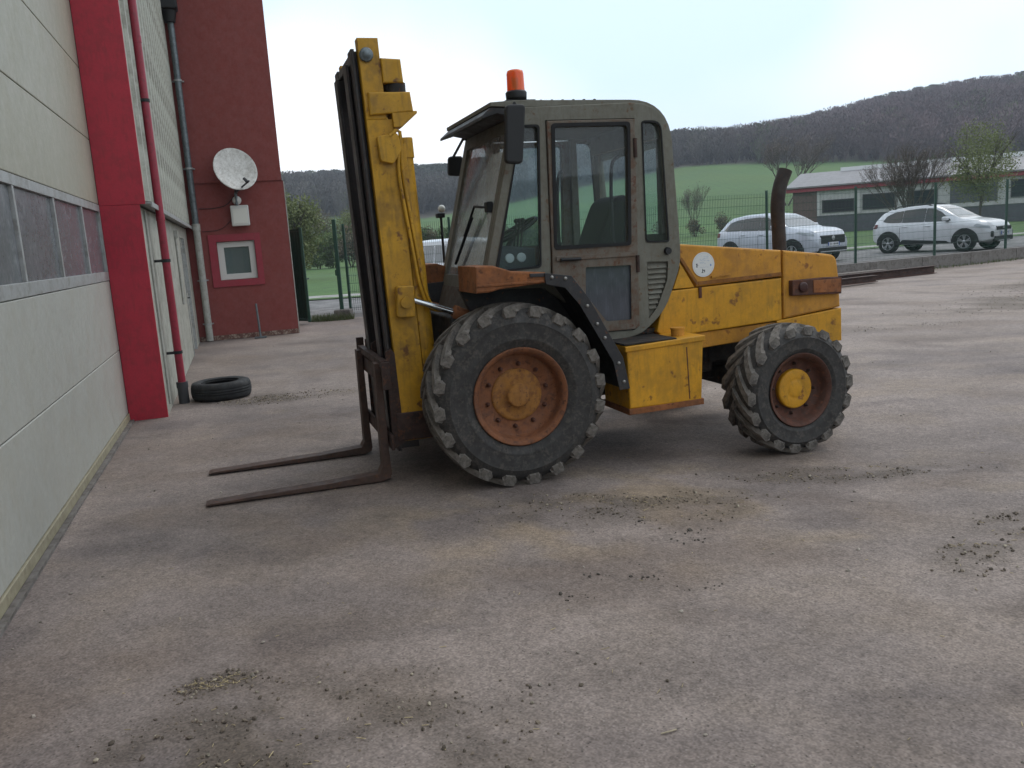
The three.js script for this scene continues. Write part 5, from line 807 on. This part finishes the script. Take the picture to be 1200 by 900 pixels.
function plate(t, x, y, text) {
  const cv = document.createElement('canvas'); cv.width = 256; cv.height = 56; const c = cv.getContext('2d'); c.fillStyle = '#d9dade'; c.fillRect(0, 0, 256, 56); c.fillStyle = '#2b4fa0'; c.fillRect(0, 0, 24, 56); c.fillRect(232, 0, 24, 56); c.fillStyle = '#33343a'; for (let i = 0; i < 7; i++) c.fillRect(40 + i * 26 + (i > 1 ? 5 : 0) + (i > 4 ? 5 : 0), 14, 15, 28);
  const tx = new THREE.CanvasTexture(cv); tx.colorSpace = THREE.SRGBColorSpace; const g = new THREE.BoxGeometry(0.012, 0.11, 0.52); const m = new THREE.MeshStandardMaterial({ map: tx, roughness: 0.4 }); g.translate(x, y, 0); return obj('number_plate', g, m, t, 0);
}
{ // white crossover hatchback
  const c = thing('parked_car', 'white crossover hatchback with black wheel arches parked beyond the fence', 'car', [14.85, terrace(13.7) + 0.006, -29.3], -54 * D2R, 'cars parked beyond the fence');
  const pw = carPaint(0xc9cbd0);
  makeCar(c, { paint: pw, x0: -2.04, x1: 2.06,
    top: [[-2.04, 1.02], [-1.97, 1.12], [-1.72, 1.36], [-1.45, 1.47], [-0.9, 1.545], [-0.2, 1.57], [0.15, 1.54], [0.45, 1.42], [0.95, 1.115], [1.1, 1.06], [1.6, 0.985], [1.9, 0.90], [2.06, 0.72]],
    belt: [[-2.04, 0.90], [-1.9, 0.99], [-1.2, 0.985], [0, 0.96], [0.9, 0.945], [1.2, 0.93], [1.7, 0.86], [2.06, 0.66]],
    half: [[-2.04, 0.68], [-1.9, 0.80], [-1.5, 0.86], [-0.5, 0.87], [0.8, 0.87], [1.4, 0.87], [1.75, 0.82], [1.95, 0.71], [2.06, 0.60]],
    roofW: [[-2.04, 0.55], [-1.5, 0.60], [-0.5, 0.62], [0.2, 0.62], [0.9, 0.70], [1.3, 0.72], [1.9, 0.60], [2.06, 0.5]], low: [[-2.04, 0.42], [-1.8, 0.28], [0, 0.26], [1.8, 0.27], [2.06, 0.34]],
    windows: [[[-1.62, 1.08], [-1.50, 1.26], [-1.25, 1.37], [-0.905, 1.42], [-0.905, 1.02], [-1.35, 1.03]], [[-0.895, 1.015], [-0.895, 1.425], [-0.35, 1.46], [-0.115, 1.46], [-0.115, 1.01]], [[-0.105, 1.01], [-0.105, 1.46], [0.12, 1.44], [0.40, 1.31], [0.76, 1.03], [0.70, 1.0]]],
    sill: [[-0.95, 0.36], [-0.85, 0.44], [0.70, 0.36], [0.75, 0.30], [-0.95, 0.30]], handles: [[-0.78, 0.88], [0.02, 0.87]], seams: [-0.11, 0.80, -0.95], seamY: [0.36, 0.98], mirror: [0.66, 1.02], headlamp: [[1.50, 0.80], [1.58, 0.875], [1.92, 0.79], [1.97, 0.70], [1.7, 0.74]], tail: [[-1.99, 0.85], [-1.97, 1.0], [-1.78, 1.0], [-1.78, 0.87]],
    axleF: 1.24, axleR: -1.36, wheelR: 0.325, screen: [0.98, 0.26, 0.66, 0.50], rearScreen: [-1.95, -1.52, 0.52, 0.46] });
  obj('roof_bar', [tube([[-1.3, 1.47, 0.56], [-1.1, 1.565, 0.55], [-0.3, 1.59, 0.55], [0.05, 1.52, 0.56]], 0.017, 20, 8)], M.carBlack, c); obj('roof_bar', [tube([[-1.3, 1.47, -0.56], [-1.1, 1.565, -0.55], [-0.3, 1.59, -0.55], [0.05, 1.52, -0.56]], 0.017, 20, 8)], M.carBlack, c);
  frontPanel(c, 2.045, 0.635, 0.755, 0.50, 'grille', M.carBlack, 0.06); obj('badge', [box(0.02, 0.05, 0.22, 2.08, 0.70, 0, 0.006)], M.alloy, c); frontPanel(c, 2.04, 0.30, 0.45, 0.60, 'bumper_trim', M.carBlack, 0.10); frontPanel(c, 2.06, 0.27, 0.325, 0.4, 'skid_plate', M.alloy, 0.07);
  for (const s of [1, -1]) obj('fog_lamp_recess', [box(0.08, 0.19, 0.18, 2.0, 0.52, s * 0.60, 0.03)], M.carBlack, c);
  plate(c, 2.10, 0.545);
}
{ // pale silver sport utility car
  const c = thing('parked_car', 'pale silver sport utility car with wide dark grille beyond the fence', 'car', [9.15, terrace(9) + 0.006, -28.6], -60 * D2R, 'cars parked beyond the fence');
  const ps = carPaint(0xb4b9c4);
  makeCar(c, { paint: ps, x0: -2.16, x1: 2.16,
    top: [[-2.16, 1.02], [-2.05, 1.16], [-1.75, 1.42], [-1.5, 1.54], [-0.9, 1.62], [-0.2, 1.63], [0.2, 1.58], [0.55, 1.44], [1.0, 1.17], [1.15, 1.12], [1.7, 1.06], [2.0, 0.97], [2.16, 0.76]],
    belt: [[-2.16, 0.92], [-2.0, 1.06], [-1.2, 1.05], [0, 1.02], [1.0, 1.0], [1.3, 0.99], [1.8, 0.93], [2.16, 0.70]],
    half: [[-2.16, 0.70], [-2.0, 0.83], [-1.5, 0.90], [-0.5, 0.905], [0.8, 0.905], [1.5, 0.90], [1.85, 0.85], [2.05, 0.75], [2.16, 0.66]],
    roofW: [[-2.16, 0.55], [-1.5, 0.62], [-0.5, 0.65], [0.2, 0.65], [0.95, 0.74], [1.3, 0.76], [2.0, 0.66], [2.16, 0.55]], low: [[-2.16, 0.42], [-1.9, 0.28], [0, 0.26], [1.9, 0.27], [2.16, 0.34]],
    windows: [[[-1.70, 1.14], [-1.5, 1.36], [-1.2, 1.45], [-0.885, 1.48], [-0.885, 1.10], [-1.5, 1.10]], [[-0.875, 1.095], [-0.875, 1.485], [-0.3, 1.51], [-0.095, 1.51], [-0.095, 1.08]], [[-0.085, 1.08], [-0.085, 1.51], [0.15, 1.49], [0.42, 1.38], [0.80, 1.09], [0.74, 1.07]]],
    sill: [[-0.9, 0.34], [-0.85, 0.40], [0.75, 0.40], [0.8, 0.30], [-0.9, 0.28]], handles: [[-0.75, 0.96], [0.05, 0.95]], seams: [-0.09, 0.84, -0.9], seamY: [0.40, 1.05], mirror: [0.68, 1.10], headlamp: [[1.45, 0.96], [1.55, 1.0], [2.0, 0.90], [2.05, 0.82], [1.7, 0.88]], tail: [[-2.1, 0.9], [-2.07, 1.05], [-1.85, 1.06], [-1.85, 0.92]],
    axleF: 1.33, axleR: -1.33, wheelR: 0.34, screen: [1.03, 0.33, 0.70, 0.54], rearScreen: [-2.05, -1.56, 0.56, 0.48] });
  obj('grille', box(0.07, 0.27, 1.12, 2.135, 0.70, 0, 0.06), M.carBlack, c); obj('badge', [moved(lathe([[0.07, 0], [0.06, 0.012], [0, 0.014]], 20, 'x'), 2.17, 0.74, 0)], M.alloy, c); obj('bumper_trim', box(0.12, 0.17, 1.3, 2.11, 0.38, 0, 0.03), M.carBlack, c); obj('bumper_strip', box(0.06, 0.04, 1.2, 2.16, 0.33, 0, 0.012), M.alloy, c);
  plate(c, 2.185, 0.56);
}
{ // white van on the road
  const c = thing('parked_van', 'white high-roofed van on the road behind the forklift mast', 'van', [-2.0, terrace(-2) + 0.006, -29.5], 118 * D2R);
  makeCar(c, { paint: carPaint(0xc9ccd2), x0: -2.1, x1: 2.1,
    top: [[-2.1, 1.70], [-2.0, 1.80], [-1.5, 1.83], [0.4, 1.82], [0.8, 1.70], [1.3, 1.25], [1.4, 1.14], [1.8, 1.02], [2.1, 0.75]], belt: [[-2.1, 1.0], [1.3, 1.0], [1.6, 0.95], [2.1, 0.7]],
    half: [[-2.1, 0.84], [-1.9, 0.89], [1.3, 0.89], [1.8, 0.84], [2.1, 0.70]], roofW: [[-2.1, 0.74], [0.4, 0.74], [1.3, 0.74], [2.1, 0.56]], low: [[-2.1, 0.36], [-1.8, 0.28], [1.8, 0.27], [2.1, 0.34]],
    windows: [[[0.0, 1.06], [0.0, 1.62], [0.55, 1.60], [1.12, 1.10], [1.1, 1.06]], [[-0.9, 1.06], [-0.9, 1.62], [-0.08, 1.62], [-0.08, 1.06]], [[-1.85, 1.06], [-1.85, 1.60], [-0.98, 1.62], [-0.98, 1.06]]],
    handles: [[0.12, 0.95]], seams: [-0.04, 1.1], seamY: [0.36, 1.0], mirror: [1.0, 1.08], headlamp: [[1.6, 0.80], [1.7, 0.95], [2.0, 0.82], [2.0, 0.72]], tail: null, axleF: 1.36, axleR: -1.33, wheelR: 0.31, screen: [1.32, 0.66, 0.74, 0.64], rearScreen: null });
  const rw = obj('rear_door_glass', [span(-2.13, -2.10, 1.12, 1.62, 0.05, 0.66, 0.01)], M.screenGlass, c); obj('rear_door_glass', [span(-2.13, -2.10, 1.12, 1.62, -0.66, -0.05, 0.01)], M.screenGlass, c);
  for (const s of [1, -1]) obj('tail_lamp', box(0.05, 0.5, 0.1, -2.10, 1.0, s * 0.80, 0.015), M.tailRed, c); frontPanel(c, -2.11, 0.34, 0.52, 0.8, 'rear_bumper', M.carBlack, 0.1);
}
// ------------------------------------------------------------------ loose things in the yard
{ // used car tyre lying flat beside the wall
  const t = thing('old_tyre', 'worn black car tyre lying flat beside the hall wall', 'tyre', [-3.62, yardH(-3.6, -10.5) + 0.002, -10.52], 0.3);
  const prof = [[0.215, 0.03], [0.235, 0.012], [0.30, 0.0], [0.338, 0.012], [0.352, 0.04], [0.358, 0.072], [0.350, 0.074], [0.350, 0.082], [0.360, 0.084], [0.361, 0.104], [0.352, 0.106], [0.352, 0.114], [0.361, 0.116], [0.360, 0.136], [0.350, 0.138], [0.350, 0.146], [0.358, 0.148], [0.352, 0.18], [0.338, 0.208], [0.30, 0.22], [0.235, 0.208], [0.215, 0.19], [0.222, 0.17], [0.30, 0.19], [0.33, 0.16], [0.335, 0.11], [0.33, 0.05], [0.29, 0.02], [0.222, 0.05], [0.215, 0.03]];
  obj('casing', lathe(prof, 56, 'y'), paint(0x232426, { seed: 601, wander: 0.15, dirt: 0x4a443d, dirtK: 0.35, rustK: 0, rep: 1.6, rough: 0.8 }), t);
  obj('bead', [clean(new THREE.TorusGeometry(0.225, 0.009, 6, 48).rotateX(Math.PI / 2).translate(0, 0.205, 0))], M.rubber, t);
}
{ // rusty steel beams lying by the kerb
  const beamI = (name, label, a, b, h, w) => { const L = Math.hypot(b[0] - a[0], b[1] - a[1]), t = thing(name, label, 'beam', [a[0], 0.06, a[1]], Math.atan2(-(b[1] - a[1]), b[0] - a[0]), 'steel beams by the kerb'); obj('web', span(0, L, 0.012, h - 0.012, -0.007, 0.007), M.rustDark, t); obj('flange', span(0, L, 0, 0.0118, -w / 2, w / 2, 0.002), M.rust, t); obj('flange', span(0, L, h - 0.0118, h, -w / 2, w / 2, 0.002), M.rustDark, t); return t; };
  beamI('steel_beam', 'long rusty steel beam lying along the kerb, the one that reaches farthest', [5.6, -20.3], [11.6, -23.15], 0.20, 0.18);
  beamI('steel_beam', 'shorter rusty steel beam in front of the longer one by the kerb', [5.2, -19.5], [9.3, -21.5], 0.16, 0.16);
  const pl = thing('sleeper_stack', 'grey weathered timber baulk lying behind the steel beams', 'timber', [6.5, 0.06, -21.6], 24.9 * D2R); obj('baulk', span(0, 4.2, 0, 0.18, -0.14, 0.14, 0.02), paint(0x6b625c, { seed: 611, rustK: 0, dirt: 0x40382f, rep: 0.8, runs: 0.8, rough: 0.95 }), pl);
}
{ // stones, clods, straw and chips strewn about the yard: nobody could count them
  const R = rng(909), up = V3(0, 1, 0), q = new THREE.Quaternion(), e = new THREE.Euler(), m4 = new THREE.Matrix4();
  const stone = new THREE.IcosahedronGeometry(1, 0); { const p = stone.attributes.position; for (let i = 0; i < p.count; i++) { const h = 0.72 + 0.5 * hash(Math.round(p.getX(i) * 50), Math.round(p.getY(i) * 50 + p.getZ(i) * 90), 3); p.setXYZ(i, p.getX(i) * h, p.getY(i) * h * 0.7, p.getZ(i) * h); } stone.computeVertexNormals(); }
  const mats = [], cols = [], put = (x, z, s, c) => { if (z < zFence(x)) return; e.set(R() * 0.6, R() * 6.28, R() * 0.6); q.setFromEuler(e); m4.compose(V3(x, yardH(x, z) + s * 0.28, z), q, V3(s * (0.8 + R() * 0.7), s * (0.6 + R() * 0.5), s * (0.8 + R() * 0.5))); mats.push(m4.clone()); cols.push(c); };
  const G = () => (R() + R() + R() - 1.5) / 1.5;
  const inHall = (x, z) => { const dx = x + 3.887, dz = z + 9.444; return dx * 0.956 + -0.2933 * dz < 0.02 && !(dx * -0.2933 - dz * 0.956 < 0); };
  const wallX = (z) => { const uu = -(z + 9.444) / 0.956; return -3.887 - 0.2933 * uu - (uu < 0 ? 0.40 : 0); };
  for (let i = 0; i < 2600; i++) { const z = -1.8 - Math.pow(R(), 1.4) * 17, x = (R() - 0.45) * (4 + -z * 1.3); if (x < wallX(z) + 0.05) continue; const s = 0.002 + Math.pow(R(), 7) * 0.009, v = 0.6 + R() * 0.9; put(x, z, s, new THREE.Color(0.24 * v, 0.21 * v, 0.18 * v)); }
  for (const [cx, cz, a, b, t, k] of DIRT) { const n = Math.round(5200 * k * Math.min(2.4, a * b * 5 + 0.25)); for (let i = 0; i < n; i++) { const u = (R() * 2 - 1) * a * 1.45, v = (R() * 2 - 1) * b * 1.45, x = cx + u * Math.cos(t) + v * Math.sin(t), z = cz - u * Math.sin(t) + v * Math.cos(t); if (x < wallX(z) + 0.05 || R() > dirtAt(x, z)) continue; const s = 0.0014 + Math.pow(R(), 8) * 0.009, w = 0.5 + R() * 0.8; put(x, z, s, R() < 0.14 ? new THREE.Color(0.3 * w, 0.26 * w, 0.20 * w) : new THREE.Color(0.145 * w, 0.115 * w, 0.088 * w)); } }
  for (const [cx, cz] of [[0.75, -4.95], [0.95, -4.6], [0.33, -4.18], [0.62, -4.1], [0.85, -3.95], [1.0, -4.75], [0.25, -3.9]]) for (let i = 0; i < 9; i++) put(cx + G() * 0.16, cz + G() * 0.09, 0.003 + R() * R() * 0.011, new THREE.Color(0.075, 0.064, 0.054));
  const st = instanced('stones', stone, new THREE.MeshStandardMaterial({ color: 0xffffff, roughness: 0.95 }), mats, cols); tag(st, 'loose stones and dried clods of earth strewn over the yard', 'stones'); scene.add(st);
  const straw = new THREE.BoxGeometry(1, 0.06, 0.06), sm2 = [], sc = [];
  const putS = (x, z, l) => { e.set(0, R() * 6.28, (R() - 0.5) * 0.15); q.setFromEuler(e); m4.compose(V3(x, yardH(x, z) + 0.004, z), q, V3(l, 0.035, 0.035)); sm2.push(m4.clone()); const v = 0.6 + R() * 0.7; sc.push(new THREE.Color(0.42 * v, 0.34 * v, 0.20 * v)); };
  for (const [cx, cz, a, b, t, k] of DIRT) for (let i = 0; i < 60 * k; i++) { const x = cx + G() * a * 1.2, z = cz + G() * b * 1.2; if (x > wallX(z) + 0.05 && R() < dirtAt(x, z) * 1.5) putS(x, z, 0.012 + R() * 0.03); }
  for (let i = 0; i < 260; i++) { const z = -2 - R() * 10, x = (R() - 0.4) * 7; if (x > wallX(z) + 0.1) putS(x, z, 0.01 + R() * 0.02); }
  const so = instanced('straw', straw, new THREE.MeshStandardMaterial({ color: 0xffffff, roughness: 0.9 }), sm2, sc); tag(so, 'bits of dry straw and twigs lying on the yard', 'straw'); scene.add(so);
  const twig = thing('stick', 'single pale stick lying on the bare yard', 'stick', [0.47, yardH(0.47, -2.74) + 0.004, -2.74], 0.3); obj('stick', tube([[-0.03, 0, 0], [0, 0.003, 0.004], [0.03, 0.001, 0]], 0.003, 10, 6), flat(0xa89c86, 0.9), twig);
}
{ // weeds by the gate post and along the wall foot
  const R = rng(515), tri = []; const blade = (x, y, z, h) => { const a = R() * 6.283, w = 0.006 + R() * 0.006, l = h * (0.2 + R() * 0.6); tri.push(x - Math.sin(a) * w, y, z + Math.cos(a) * w, x + Math.sin(a) * w, y, z - Math.cos(a) * w, x + Math.cos(a) * l, y + h, z + Math.sin(a) * l); };
  for (let i = 0; i < 900; i++) { const a = R() * 6.28, r = Math.sqrt(R()) * 0.55; blade(-4.35 + Math.cos(a) * r, 0, -21.15 + Math.sin(a) * r * 0.5, 0.06 + R() * 0.16); }
  for (let i = 0; i < 2600; i++) { const x = -3.5 + R() * 36; blade(x, yardH(x, zFence(x) + 0.3) + 0.0, zFence(x) + 0.16 + R() * R() * 0.5, 0.03 + R() * 0.09); }
  const w = obj('weeds', looseTri(tri), leafMat(0.10, 0.12, 0.045), scene, 0); stuff(w); tag(w, 'tufts of weeds along the kerb and gate post', 'weeds');
}
renderer.render(scene, camera);
